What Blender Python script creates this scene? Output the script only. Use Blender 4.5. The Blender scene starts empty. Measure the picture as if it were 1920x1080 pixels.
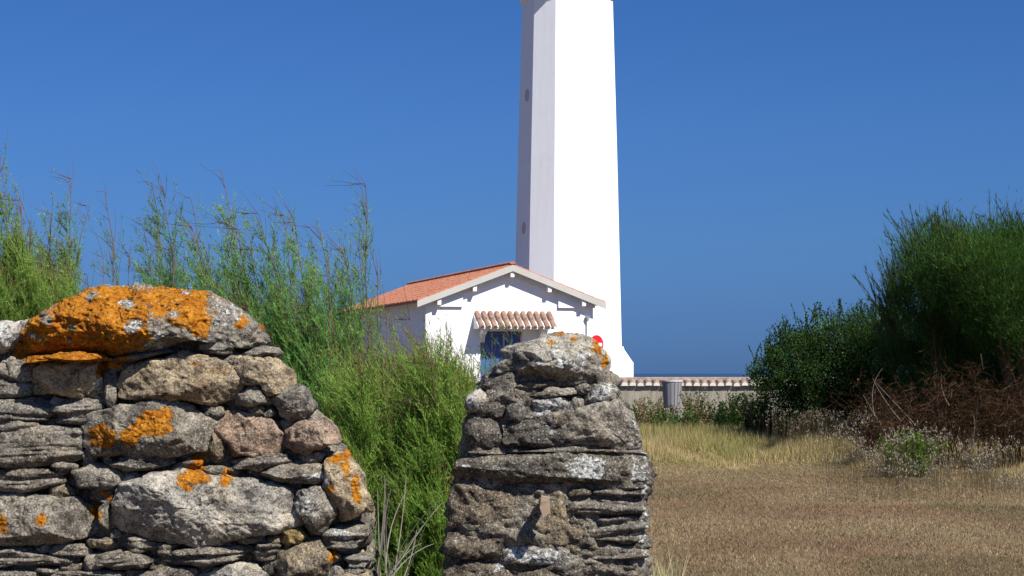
import bpy, math, random
import numpy as np
from mathutils import Vector

rng = np.random.default_rng(7)
random.seed(7)
R = math.radians
C = bpy.context.scene.collection
SC = bpy.context.scene

# ------------------------------------------------------------------ camera, sky, sun, exposure
EYE = 1.6
FPX = 3600.0                       # focal length in photo pixels (photo is 1920 wide)
cam_d = bpy.data.cameras.new('camera')
cam = bpy.data.objects.new('camera', cam_d); C.objects.link(cam)
cam.location = (0, 0, EYE); cam.rotation_euler = (R(90), 0, 0)
cam_d.sensor_width = 36; cam_d.lens = 36 * FPX / 1920
cam_d.shift_y = 160 / 1920
cam_d.clip_start = 0.1; cam_d.clip_end = 80000
SC.camera = cam

SUN_EL, SUN_AZ = R(49), R(42)      # azimuth measured to the right of straight behind the camera
sun_dir = Vector((math.cos(SUN_EL) * math.sin(SUN_AZ), -math.cos(SUN_EL) * math.cos(SUN_AZ), math.sin(SUN_EL)))
sd = bpy.data.lights.new('sun', 'SUN'); sd.energy = 4.6; sd.angle = R(0.5); sd.color = (1.0, 0.955, 0.88)
sun = bpy.data.objects.new('sun', sd); C.objects.link(sun)
sun.rotation_euler = sun_dir.to_track_quat('Z', 'Y').to_euler(); sun.location = (20, -20, 40)

world = bpy.data.worlds.new('World'); SC.world = world; world.use_nodes = True
wn = world.node_tree; wn.nodes.clear()
def N(nt, t, **kw):
    n = nt.nodes.new(t)
    for k, v in kw.items(): setattr(n, k, v)
    return n
wo = N(wn, 'ShaderNodeOutputWorld'); wb = N(wn, 'ShaderNodeBackground'); wb.inputs[1].default_value = 0.095
sky = N(wn, 'ShaderNodeTexSky', sky_type='NISHITA', sun_disc=False)
sky.sun_elevation = SUN_EL; sky.sun_rotation = R(138); sky.air_density = 1.0; sky.dust_density = 0.3; sky.ozone_density = 3.0; sky.altitude = 10
geo = N(wn, 'ShaderNodeNewGeometry'); sep = N(wn, 'ShaderNodeSeparateXYZ'); ramp = N(wn, 'ShaderNodeValToRGB')
tc = N(wn, 'ShaderNodeTexCoord')
wn.links.new(tc.outputs['Generated'], sep.inputs[0]); wn.links.new(sep.outputs['Z'], ramp.inputs[0])
cr = ramp.color_ramp
SKY_RAMP = [(0.0, (0.072, 0.166, 0.47)), (0.028, (0.083, 0.176, 0.455)), (0.069, (0.112, 0.218, 0.455)), (0.125, (0.122, 0.24, 0.475)), (0.19, (0.118, 0.245, 0.475)), (0.45, (0.34, 0.5, 0.76)), (1.0, (.72, .85, .95))]
cr.elements[0].position = 0; cr.elements[0].color = (*SKY_RAMP[0][1], 1)
cr.elements[1].position = 1; cr.elements[1].color = (*SKY_RAMP[-1][1], 1)
for p, c in SKY_RAMP[1:-1]:
    e = cr.elements.new(p); e.color = (*c, 1)
mul = N(wn, 'ShaderNodeMixRGB', blend_type='MULTIPLY'); mul.inputs[0].default_value = 1
wn.links.new(sky.outputs[0], mul.inputs[1]); wn.links.new(ramp.outputs[0], mul.inputs[2])
wn.links.new(mul.outputs[0], wb.inputs[0]); wn.links.new(wb.outputs[0], wo.inputs[0])

SC.view_settings.view_transform = 'Standard'; SC.view_settings.look = 'None'
SC.view_settings.exposure = 0.85; SC.view_settings.gamma = 1; SC.view_settings.use_curve_mapping = False
SC.render.engine = 'CYCLES'
SC.cycles.max_bounces = 6

def P(px, py, d):
    """world point seen at photo pixel (px, py) at depth d"""
    return np.array([(px - 960) / FPX * d, d, EYE + (700 - py) / FPX * d])

# ------------------------------------------------------------------ helpers
def tag(o, label=None, cat=None, group=None, kind=None):
    if label: o['label'] = label
    if cat: o['category'] = cat
    if group: o['group'] = group
    if kind: o['kind'] = kind
    return o

def empty(name, loc=(0, 0, 0), label=None, cat=None, group=None):
    o = bpy.data.objects.new(name, None); C.objects.link(o); o.location = loc
    o.empty_display_size = 0.2
    return tag(o, label, cat, group)

def mesh_obj(name, V, F, mat=None, parent=None, smooth=False, attrs=None, nside=None):
    """V (n,3) array, F list of faces or (m,k) array; world coordinates, moved to the parent's frame"""
    V = np.asarray(V, dtype=np.float32)
    if parent is not None:
        V = V - np.array(parent_world(parent), dtype=np.float32)
    me = bpy.data.meshes.new(name)
    me.vertices.add(len(V)); me.vertices.foreach_set('co', V.ravel())
    if isinstance(F, np.ndarray):
        k = F.shape[1]; m = len(F)
        me.loops.add(m * k); me.loops.foreach_set('vertex_index', F.astype(np.int32).ravel())
        me.polygons.add(m)
        me.polygons.foreach_set('loop_start', np.arange(0, m * k, k, dtype=np.int32))
        me.polygons.foreach_set('loop_total', np.full(m, k, dtype=np.int32))
    else:
        tot = [len(f) for f in F]; flat = [i for f in F for i in f]
        me.loops.add(len(flat)); me.loops.foreach_set('vertex_index', flat)
        me.polygons.add(len(F))
        me.polygons.foreach_set('loop_start', np.concatenate([[0], np.cumsum(tot)[:-1]]).astype(np.int32))
        me.polygons.foreach_set('loop_total', tot)
    me.polygons.foreach_set('use_smooth', np.full(len(me.polygons), smooth, dtype=bool))
    if attrs:
        for nm, arr in attrs.items():
            arr = np.asarray(arr, dtype=np.float32)
            if arr.ndim == 1:
                a = me.attributes.new(nm, 'FLOAT', 'POINT'); a.data.foreach_set('value', arr)
            else:
                a = me.attributes.new(nm, 'FLOAT_COLOR', 'POINT')
                a.data.foreach_set('color', np.concatenate([arr, np.ones((len(arr), 1), np.float32)], 1).ravel())
    me.update(calc_edges=True); me.validate()
    if mat: me.materials.append(mat)
    o = bpy.data.objects.new(name, me); C.objects.link(o)
    if parent is not None: o.parent = parent
    return o

def parent_world(p):
    x = Vector((0, 0, 0))
    while p is not None:
        x = x + p.location; p = p.parent
    return x

class MB:
    def __init__(s): s.V = []; s.F = []; s.n = 0
    def add(s, V, F):
        V = np.asarray(V, float); s.V.append(V); s.F += [[i + s.n for i in f] for f in F]; s.n += len(V)
    def box8(s, c):  # c: 8 corners, bottom 4 ccw then top 4
        s.add(c, [[3, 2, 1, 0], [4, 5, 6, 7], [0, 1, 5, 4], [1, 2, 6, 5], [2, 3, 7, 6], [3, 0, 4, 7]])
    def box(s, o, ax, ay, az):   # origin and three edge vectors
        o, ax, ay, az = map(lambda q: np.array(q, float), (o, ax, ay, az))
        s.box8([o, o + ax, o + ax + ay, o + ay, o + az, o + ax + az, o + ax + ay + az, o + ay + az])
    def prism(s, poly, ext):
        poly = np.array(poly, float); ext = np.array(ext, float); n = len(poly)
        s.add(np.concatenate([poly, poly + ext]), [list(range(n))[::-1], list(range(n, 2 * n))] + [[i, (i + 1) % n, n + (i + 1) % n, n + i] for i in range(n)])
    def tube(s, pts, rad, k=6):
        pts = np.array(pts, float); n = len(pts)
        rad = np.full(n, rad) if np.isscalar(rad) else np.array(rad)
        t = np.gradient(pts, axis=0); t /= np.linalg.norm(t, axis=1)[:, None] + 1e-9
        ref = np.array([0.31, 0.95, 0.1]) if abs(t[0][1]) < .8 else np.array([1.0, 0, 0.2])
        a = np.cross(t, ref); a /= np.linalg.norm(a, axis=1)[:, None] + 1e-9; b = np.cross(t, a)
        th = np.linspace(0, 2 * np.pi, k, endpoint=False)
        V = pts[:, None] + rad[:, None, None] * (a[:, None] * np.cos(th)[None, :, None] + b[:, None] * np.sin(th)[None, :, None])
        F = [[i * k + j, i * k + (j + 1) % k, (i + 1) * k + (j + 1) % k, (i + 1) * k + j] for i in range(n - 1) for j in range(k)]
        F += [list(range(k)), list(range((n - 1) * k, n * k))[::-1]]
        s.add(V.reshape(-1, 3), F)
    def obj(s, name, mat, parent=None, smooth=False):
        return mesh_obj(name, np.concatenate(s.V), s.F, mat, parent, smooth)

# --- vectorised noise
def _h(ix, iy, iz, seed):
    n = (ix * 374761393 + iy * 668265263 + iz * 2147483647 + seed * 974711) & 0x7fffffff
    n = ((n ^ (n >> 13)) * 1274126177) & 0x7fffffff
    n = ((n ^ (n >> 15)) * 2246822519) & 0x7fffffff
    return ((n ^ (n >> 16)) & 0xffff) / 65535.0
def vnoise(p, seed=0):
    p = np.asarray(p, float); i = np.floor(p).astype(np.int64); f = p - i; u = f * f * (3 - 2 * f)
    r = 0
    for dx in (0, 1):
        wx = u[..., 0] if dx else 1 - u[..., 0]
        for dy in (0, 1):
            wy = u[..., 1] if dy else 1 - u[..., 1]
            for dz in (0, 1):
                wz = u[..., 2] if dz else 1 - u[..., 2]
                r = r + wx * wy * wz * _h(i[..., 0] + dx, i[..., 1] + dy, i[..., 2] + dz, seed)
    return r * 2 - 1
def fbm(p, oct=4, seed=0, gain=.5):
    a = 1; s = 0; q = np.asarray(p, float)
    for o in range(oct):
        s = s + a * vnoise(q, seed + o * 17); a *= gain; q = q * 2.03 + 11.3
    return s

# ------------------------------------------------------------------ materials
def new_mat(name):
    m = bpy.data.materials.new(name); m.use_nodes = True
    nt = m.node_tree; nt.nodes.clear()
    return m, nt, N(nt, 'ShaderNodeOutputMaterial')
def noise_node(nt, scale, detail=4, rough=.6, coord=None, dist=0):
    n = N(nt, 'ShaderNodeTexNoise'); n.inputs['Scale'].default_value = scale; n.inputs['Detail'].default_value = detail
    n.inputs['Roughness'].default_value = rough; n.inputs['Distortion'].default_value = dist
    if coord is not None: nt.links.new(coord, n.inputs['Vector'])
    return n
def mapr(nt, src, a, b, c=0, d=1, clamp=True, smooth=False):
    n = N(nt, 'ShaderNodeMapRange'); n.clamp = clamp
    if smooth: n.interpolation_type = 'SMOOTHSTEP'
    nt.links.new(src, n.inputs[0])
    for i, v in zip((1, 2, 3, 4), (a, b, c, d)): n.inputs[i].default_value = v
    return n.outputs[0]
def mixc(nt, fac, a, b, mode='MIX'):
    n = N(nt, 'ShaderNodeMixRGB', blend_type=mode)
    for i, v in ((0, fac), (1, a), (2, b)):
        if isinstance(v, (int, float)): n.inputs[i].default_value = v
        elif isinstance(v, tuple): n.inputs[i].default_value = (*v, 1)
        else: nt.links.new(v, n.inputs[i])
    return n.outputs[0]
def mth(nt, op, a, b=0.0):
    n = N(nt, 'ShaderNodeMath', operation=op)
    for i, v in ((0, a), (1, b)):
        if isinstance(v, (int, float)): n.inputs[i].default_value = v
        else: nt.links.new(v, n.inputs[i])
    return n.outputs[0]
def principled(nt, out, col, rough=.9, spec=.2, bump=None, bs=.5, bd=.01):
    b = N(nt, 'ShaderNodeBsdfPrincipled')
    if isinstance(col, tuple): b.inputs['Base Color'].default_value = (*col, 1)
    else: nt.links.new(col, b.inputs['Base Color'])
    b.inputs['Roughness'].default_value = rough; b.inputs['Specular IOR Level'].default_value = spec
    if bump is not None:
        bn = N(nt, 'ShaderNodeBump'); bn.inputs['Strength'].default_value = bs; bn.inputs['Distance'].default_value = bd
        nt.links.new(bump, bn.inputs['Height']); nt.links.new(bn.outputs[0], b.inputs['Normal'])
    nt.links.new(b.outputs[0], out.inputs[0]); return b
def attr(nt, name, what='Fac'):
    n = N(nt, 'ShaderNodeAttribute'); n.attribute_name = name; return n.outputs[what]
def objco(nt): return N(nt, 'ShaderNodeTexCoord').outputs['Object']

def mat_stone():
    m, nt, out = new_mat('lichened_stone')
    co = objco(nt)
    tint = attr(nt, 'tint', 'Color')
    grain = noise_node(nt, 230, 3, .7, co).outputs['Fac']
    med = noise_node(nt, 26, 5, .65, co).outputs['Fac']
    big = noise_node(nt, 7, 3, .6, co).outputs['Fac']
    c = mixc(nt, mapr(nt, med, .35, .68), mixc(nt, 1, tint, (.42, .4, .385), 'MULTIPLY'), mixc(nt, 1, tint, (1.45, 1.38, 1.25), 'MULTIPLY'))
    c = mixc(nt, mapr(nt, big, .45, .7, 0, .5), c, mixc(nt, 1, c, (1.12, .98, .78), 'MULTIPLY'))
    c = mixc(nt, mapr(nt, grain, .38, .5, .85, 0), c, mixc(nt, 1, c, (.35, .34, .33), 'MULTIPLY'))
    c = mixc(nt, mapr(nt, grain, .56, .68, 0, .75), c, (.46, .43, .38))
    # black weathering spots
    sp = noise_node(nt, 75, 4, .7, co).outputs['Fac']
    c = mixc(nt, mapr(nt, sp, .57, .64, 0, .8), c, (.022, .021, .02))
    c = mixc(nt, mapr(nt, noise_node(nt, 11, 6, .7, co, .6).outputs['Fac'], .52, .64, 0, .72), c, mixc(nt, 1, c, (.3, .29, .3), 'MULTIPLY'))
    # pale crust lichen
    wn_ = noise_node(nt, 60, 5, .75, co).outputs['Fac']
    wm = mapr(nt, mth(nt, 'ADD', attr(nt, 'pale'), mth(nt, 'MULTIPLY', mth(nt, 'SUBTRACT', wn_, .5), 2.6)), .5, .6)
    pc = mixc(nt, mapr(nt, noise_node(nt, 130, 3, .8, co).outputs['Fac'], .4, .6), (.075, .075, .07), (.5, .5, .47))
    c = mixc(nt, wm, c, pc)
    # orange lichen
    on = noise_node(nt, 48, 6, .75, co).outputs['Fac']
    om = mapr(nt, mth(nt, 'ADD', attr(nt, 'orange'), mth(nt, 'MULTIPLY', mth(nt, 'SUBTRACT', on, .5), 2.2)), .5, .57)
    oc = mixc(nt, mapr(nt, med, .35, .65), (.27, .080, .003), (.44, .18, .009))
    oc = mixc(nt, mapr(nt, noise_node(nt, 110, 4, .7, co).outputs['Fac'], .36, .55, .9, 0), oc, (.10, .040, .006))
    oc = mixc(nt, mapr(nt, noise_node(nt, 170, 2, .5, co).outputs['Fac'], .66, .72, 0, .8), oc, (.4, .38, .33))
    c = mixc(nt, om, c, oc)
    v = N(nt, 'ShaderNodeTexVoronoi'); v.inputs['Scale'].default_value = 120; nt.links.new(co, v.inputs['Vector'])
    h = mth(nt, 'ADD', mth(nt, 'MULTIPLY', grain, .5), mth(nt, 'MULTIPLY', sp, .9))
    h = mth(nt, 'ADD', h, mth(nt, 'MULTIPLY', mth(nt, 'MULTIPLY', v.outputs['Distance'], om), -.9))
    h = mth(nt, 'ADD', h, mth(nt, 'MULTIPLY', om, .25))
    principled(nt, out, c, .92, .15, h, .9, .006)
    return m
M_STONE = mat_stone()

def mat_attr(name, rough=.8, trans=.0, spec=.1, var=.0):
    m, nt, out = new_mat(name)
    c = attr(nt, 'col', 'Color')
    if trans > 0:
        d = N(nt, 'ShaderNodeBsdfDiffuse'); t = N(nt, 'ShaderNodeBsdfTranslucent'); mx = N(nt, 'ShaderNodeMixShader')
        nt.links.new(c, d.inputs[0]); nt.links.new(c, t.inputs[0]); mx.inputs[0].default_value = trans
        nt.links.new(d.outputs[0], mx.inputs[1]); nt.links.new(t.outputs[0], mx.inputs[2]); nt.links.new(mx.outputs[0], out.inputs[0])
    else: principled(nt, out, c, rough, spec)
    return m
M_LEAF = mat_attr('foliage', trans=.28)
M_FEATHER = mat_attr('feathery_foliage', trans=.5)
M_GRASS = mat_attr('dry_grass_blades', trans=.2)
M_BARK = mat_attr('bark')

def mat_render(name, col, dirt=.08):
    m, nt, out = new_mat(name); co = objco(nt)
    n1 = noise_node(nt, 1.3, 6, .65, co).outputs['Fac']; n2 = noise_node(nt, 35, 4, .7, co).outputs['Fac']
    c = mixc(nt, mapr(nt, n1, .4, .75, 0, dirt), col, (.5, .47, .42))
    principled(nt, out, c, .85, .2, n2, .35, .01); return m
M_WHITE = mat_render('white_render', (.8, .795, .79))
def mat_shaft():
    m, nt, out = new_mat('white_tower_render'); co = objco(nt)
    mp = N(nt, 'ShaderNodeMapping'); mp.inputs['Scale'].default_value = (1, 1, .07); nt.links.new(co, mp.inputs[0])
    n1 = noise_node(nt, 5, 6, .7, mp.outputs[0]).outputs['Fac']; n2 = noise_node(nt, 1.2, 5, .7, co).outputs['Fac']; n3 = noise_node(nt, 40, 3, .7, co).outputs['Fac']
    c = mixc(nt, mapr(nt, n1, .45, .75, 0, .35), (.77, .80, .815), (.6, .61, .6))
    c = mixc(nt, mapr(nt, n2, .5, .7, 0, .2), c, (.66, .62, .57))
    principled(nt, out, c, .85, .2, n3, .4, .012); return m
M_SHAFT = mat_shaft()
M_WOODWHITE = mat_render('weathered_white_board', (.4, .39, .36), .5)
def mat_tile(name, a, b, c3=(.3, .27, .2)):
    m, nt, out = new_mat(name); co = objco(nt)
    n1 = noise_node(nt, 4.5, 3, .8, co).outputs['Fac']; n2 = noise_node(nt, 30, 5, .7, co).outputs['Fac']
    c = mixc(nt, mapr(nt, n1, .38, .62), a, b)
    c = mixc(nt, mapr(nt, n2, .55, .72, 0, .6), c, c3)
    principled(nt, out, c, .85, .2, n2, .4, .01); return m
M_TILE = mat_tile('terracotta_tile', (.29, .1, .055), (.41, .17, .1))
M_TILEOLD = mat_tile('weathered_terracotta_tile', (.19, .10, .07), (.29, .185, .13), (.21, .19, .15))
def mat_plain(name, col, rough=.6, spec=.3, ns=20, amt=.25):
    m, nt, out = new_mat(name); co = objco(nt)
    n = noise_node(nt, ns, 5, .6, co).outputs['Fac']
    c = mixc(nt, mapr(nt, n, .35, .7, 0, amt), col, tuple(x * .5 for x in col))
    principled(nt, out, c, rough, spec, n, .3, .005); return m
M_BLUE = mat_plain('blue_door_paint', (.05, .12, .29), .5)
M_RED = mat_plain('red_sign_paint', (.55, .015, .03), .4, amt=.05)
M_SIGNWHITE = mat_plain('white_sign_paint', (.8, .8, .8), .4, amt=.05)
M_METAL = mat_plain('grey_metal', (.3, .3, .31), .5)
M_GREYWOOD = mat_plain('silvered_wood', (.24, .235, .25), .8, ns=40, amt=.7)
M_DARK = mat_plain('dark_liner', (.03, .03, .03), .8)
M_GLASS = mat_plain('dim_glass', (.16, .1, .09), .3)
def mat_oldwall():
    m, nt, out = new_mat('old_wall_render'); co = objco(nt)
    mp = N(nt, 'ShaderNodeMapping'); mp.inputs['Scale'].default_value = (1, 1, .12); nt.links.new(co, mp.inputs[0])
    n1 = noise_node(nt, 4, 5, .7, mp.outputs[0]).outputs['Fac']; n2 = noise_node(nt, 20, 5, .7, co).outputs['Fac']
    c = mixc(nt, mapr(nt, n1, .4, .62), (.3, .275, .22), (.17, .155, .12))
    c = mixc(nt, mapr(nt, n2, .4, .7, 0, .5), c, (.3, .28, .24))
    principled(nt, out, c, .9, .1, n2, .6, .02); return m
M_OLDWALL = mat_oldwall()
M_MORTAR = mat_plain('pale_lime_mortar', (.62, .58, .53), .9, .1)

# ------------------------------------------------------------------ ground, sea
def mat_ground():
    m, nt, out = new_mat('dry_ground'); co = objco(nt)
    n1 = noise_node(nt, .45, 5, .65, co).outputs['Fac']; n2 = noise_node(nt, 9, 6, .75, co).outputs['Fac']; n3 = noise_node(nt, 60, 4, .8, co).outputs['Fac']
    c = mixc(nt, mapr(nt, n1, .4, .6), (.15, .1, .062), (.115, .1, .05))
    c = mixc(nt, mapr(nt, n2, .4, .65), c, (.19, .14, .085))
    c = mixc(nt, mapr(nt, n3, .5, .7, 0, .6), c, (.06, .045, .03))
    principled(nt, out, c, .95, .05, n2, 1, .05); return m
def gz(x, y):
    p = np.stack([np.asarray(x) * .5, np.asarray(y) * .5, np.zeros_like(np.asarray(x, float))], -1)
    return .035 * fbm(p, 3, 5)
xs = np.concatenate([np.linspace(-900, -30, 12), np.linspace(-24, 30, 110), np.linspace(40, 900, 12)])
ys = np.concatenate([[-400, -100, -20], np.linspace(0, 60, 120), np.linspace(62, 110, 12), [116, 122, 130]])
X, Y = np.meshgrid(xs, ys); Z = gz(X, Y)
Z = np.where(Y > 118, -(Y - 116) * .9, Z)
V = np.stack([X, Y, Z], -1).reshape(-1, 3); nx = len(xs)
idx = np.arange(len(V)).reshape(len(ys), nx)
F = np.stack([idx[:-1, :-1], idx[:-1, 1:], idx[1:, 1:], idx[1:, :-1]], -1).reshape(-1, 4)
M_GROUND = mat_ground()
tag(mesh_obj('ground', V, F, M_GROUND, smooth=True), kind='structure')
def mat_sea():
    m, nt, out = new_mat('sea_water'); co = objco(nt)
    mp = N(nt, 'ShaderNodeMapping'); mp.inputs['Scale'].default_value = (.02, .004, 1); nt.links.new(co, mp.inputs[0])
    n = noise_node(nt, 1, 5, .7, mp.outputs[0]).outputs['Fac']
    principled(nt, out, mixc(nt, mapr(nt, n, .4, .6), (.012, .028, .06), (.02, .042, .08)), .35, .25, n, .2, .3); return m
tag(mesh_obj('sea', [(-40000, 100, -8), (40000, 100, -8), (40000, 45000, -8), (-40000, 45000, -8)], [[0, 1, 2, 3]], mat_sea()), kind='structure')

# ------------------------------------------------------------------ stone walls
DW = 4.4                                   # distance of the wall faces
PXM = FPX / DW                             # photo pixels per metre there
def w2(px, py): return np.array([(px - 960) / PXM, EYE + (700 - py) / PXM])

PAL = dict(darkgrey=(.125, .12, .107), grey=(.2, .187, .163), dark=(.105, .1, .094), tan=(.31, .255, .175), pink=(.275, .205, .158), slate=(.16, .151, .135),
           pale=(.31, .3, .275), brown=(.17, .145, .105), ochre=(.23, .18, .075), darkbrown=(.12, .103, .08))

def blobfield(xz, blobs):
    f = np.zeros(len(xz))
    for b in blobs:
        cx, cz = w2(b[0], b[1]); rx, rz = b[2] / PXM, b[3] / PXM
        s = b[4] if len(b) > 4 else 1.0
        dd = np.sqrt(((xz[:, 0] - cx) / rx) ** 2 + ((xz[:, 1] - cz) / rz) ** 2)
        v = np.clip(1.55 - dd, 0, 1)
        f = np.maximum(f, v * s) if s > 0 else f * (1 - v * -s)
    return f

def stone_mesh(poly, T, kind, seed, depth=.14, pwr=3.6, tilt=(0, 0), res=.0042, amp=1.0, facets=7):
    """closed stone whose outline in the face plane is poly (m,2) in metres; returns local V (x, y, z), y negative towards viewer"""
    poly = np.asarray(poly, float)
    # corner cutting
    q = []
    for i in range(len(poly)):
        a, b = poly[i], poly[(i + 1) % len(poly)]
        q += [a * .9 + b * .1, a * .1 + b * .9]
    poly = np.array(q)
    seg = np.roll(poly, -1, 0) - poly; L = np.linalg.norm(seg, axis=1); per = L.sum()
    n = int(np.clip(per / res, 40, 420)); s = np.linspace(0, per, n, endpoint=False)
    cum = np.concatenate([[0], np.cumsum(L)]); k = np.clip(np.searchsorted(cum, s, 'right') - 1, 0, len(poly) - 1)
    pts = poly[k] + seg[k] * ((s - cum[k]) / L[k])[:, None]
    jit = fbm(np.concatenate([pts * 38, np.full((n, 1), seed * 1.7)], 1), 3, seed)
    c = pts.mean(0); dirp = (pts - c) / (np.linalg.norm(pts - c, axis=1)[:, None] + 1e-6); pts = pts + dirp * (jit * .0035)[:, None]
    rad = np.linalg.norm(pts - c, axis=1).mean()
    ph = np.linspace(0, np.pi / 2, 400)
    S = np.sin(ph) ** (2 / pwr); Cc = np.cos(ph) ** (2 / pwr)
    al = np.concatenate([[0], np.cumsum(np.hypot(np.diff(S) * rad, np.diff(Cc) * T))])
    nr = int(np.clip(al[-1] / res, 8, 110))
    tgt = np.linspace(0, al[-1], nr + 1)[1:]
    Sf = np.interp(tgt, al, S); Cf = np.interp(tgt, al, Cc)
    Sb = np.array([.985, .95, .88, .6, .25]); Yb = np.array([.15, .45, .85, 1, 1]) * depth
    rings_s = np.concatenate([Sf, Sb]); rings_y = np.concatenate([-T * Cf, Yb])
    Vx = c[0] + rings_s[:, None] * (pts[:, 0] - c[0])[None]
    Vz = c[1] + rings_s[:, None] * (pts[:, 1] - c[1])[None]
    Vy = np.repeat(rings_y[:, None], n, 1)
    frontw = np.concatenate([Cf ** .5, np.zeros(5)])[:, None]
    Vy = Vy + frontw * (tilt[0] * (Vx - c[0]) + tilt[1] * (Vz - c[1]))
    V = np.stack([Vx, Vy, Vz], -1).reshape(-1, 3)
    V = np.concatenate([[[c[0], -T, c[1]]], V, [[c[0], depth, c[1]]]])
    # chipped facets
    rs = np.random.default_rng(seed + 100); ext = np.array([np.ptp(V[:, 0]) / 2, T, np.ptp(V[:, 2]) / 2]); cc = np.array([c[0], 0, c[1]])
    for q_ in range(facets):
        an = rs.uniform(0, 2 * np.pi); nn = np.array([math.cos(an) * rs.uniform(.3, 1) / ext[0], -rs.uniform(.35, 1.1) / ext[1], math.sin(an) * rs.uniform(.3, 1) / ext[2]])
        rel = (V - cc) @ nn; fr_ = V[:, 1] < 0
        lim = np.quantile(rel[fr_], rs.uniform(.86, .96)); ov = np.maximum(rel - lim, 0) * fr_
        V = V - nn[None] * (ov / (nn @ nn))[:, None] * .92
    # displacement direction
    rx = (pts - c) / (np.linalg.norm(pts - c, axis=1)[:, None] + 1e-6)
    radial = rings_s[:, None] ** 6
    D = np.stack([rx[None, :, 0] * radial, -np.repeat(np.concatenate([Cf, [-.2, -.5, -.8, -1, -1]])[:, None], n, 1), rx[None, :, 1] * radial], -1).reshape(-1, 3)
    D = np.concatenate([[[0, -1, 0]], D, [[0, 1, 0]]])
    D /= np.linalg.norm(D, axis=1)[:, None] + 1e-6
    o = seed * 3.17
    q = V + o
    if kind in ('slate',):
        warp = fbm(q * [7, 7, 14], 3, seed) * .0045 + .06 * (V[:, 0] - c[0]) * math.sin(seed)
        lay = vnoise(np.stack([q[:, 0] * 5, q[:, 1] * 3, (V[:, 2] + warp + o) * 95], -1), seed + 3)
        lay2 = vnoise(np.stack([q[:, 0] * 16, q[:, 1] * 3, (V[:, 2] + warp + o) * 210], -1), seed + 5)
        h = .0085 * np.sign(lay) * np.abs(lay) ** .35 + .0035 * lay2 + .006 * fbm(q * 10, 2, seed + 9) + .0022 * fbm(q * 90, 2, seed + 4)
    else:
        h = .008 * fbm(q * 9, 2, seed) + .0055 * fbm(q * 28, 3, seed + 2) + .0028 * fbm(q * 95, 2, seed + 4)
        r = 1 - np.abs(fbm(q * 17, 2, seed + 8)); h -= .011 * np.clip(r - .9, 0, 1) * 8 * .35
    h = np.clip(h, -.02, .02)
    V = V + D * (h * amp)[:, None]
    m = len(rings_s)
    i = np.arange(m - 1)[:, None] * n + 1; j = np.arange(n)[None]; j2 = (j + 1) % n
    F = np.stack([i + j, i + j2, i + n + j2, i + n + j], -1).reshape(-1, 4)
    last = len(V) - 1
    F = [list(f) for f in F.tolist()] + [[0, (k + 1) % n + 1, k + 1] for k in range(n)] + [[last, (m - 1) * n + 1 + k, (m - 1) * n + 1 + (k + 1) % n] for k in range(n)]
    return V, F

_seed = [0]
def add_stone(parent, polypx, kind='grey', T=.045, y0=0.0, orange=(), pale=(), name='stone', tilt=None, grow=0.0, depth=.14, pwr=3.6, col=None, res=.0042, amp=1.0, side=0, facets=7, label=None, tintvar=.12):
    _seed[0] += 1; sd_ = _seed[0]
    poly = np.array([w2(*p) for p in polypx])
    c = poly.mean(0); poly = c + (poly - c) * (1 + grow)
    if tilt is None:
        tilt = (random.uniform(-.12, .12), random.uniform(-.04, .26))
    shape = 'slate' if kind == 'slate' else 'rock'
    V, F = stone_mesh(poly, T, shape, sd_, depth, pwr, tilt, res, amp, facets)
    base = np.array(col if col is not None else PAL[kind]) * (1 + random.uniform(-tintvar, tintvar))
    xz = V[:, [0, 2]]
    wig = fbm(np.stack([V[:, 0] * 22, V[:, 1] * 22, V[:, 2] * 22], -1), 3, 91) * .012
    xz = xz + np.stack([wig, -wig], -1)
    og = blobfield(xz, orange); pl = blobfield(xz, pale)
    tint = np.repeat(base[None], len(V), 0)
    W = V.copy(); W[:, 1] += DW + y0
    if side:   # lay it in the plane of a wall end instead: side = (x of the plane, +1)
        W = np.stack([np.full(len(V), side) - V[:, 1], DW + .05 + (V[:, 0]), V[:, 2]], -1)
        F = [f[::-1] for f in F]
    o = mesh_obj(name, W, F, M_STONE, parent, smooth=True, attrs={'tint': tint, 'orange': og, 'pale': pl})
    if label: o['label'] = label
    return o

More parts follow.
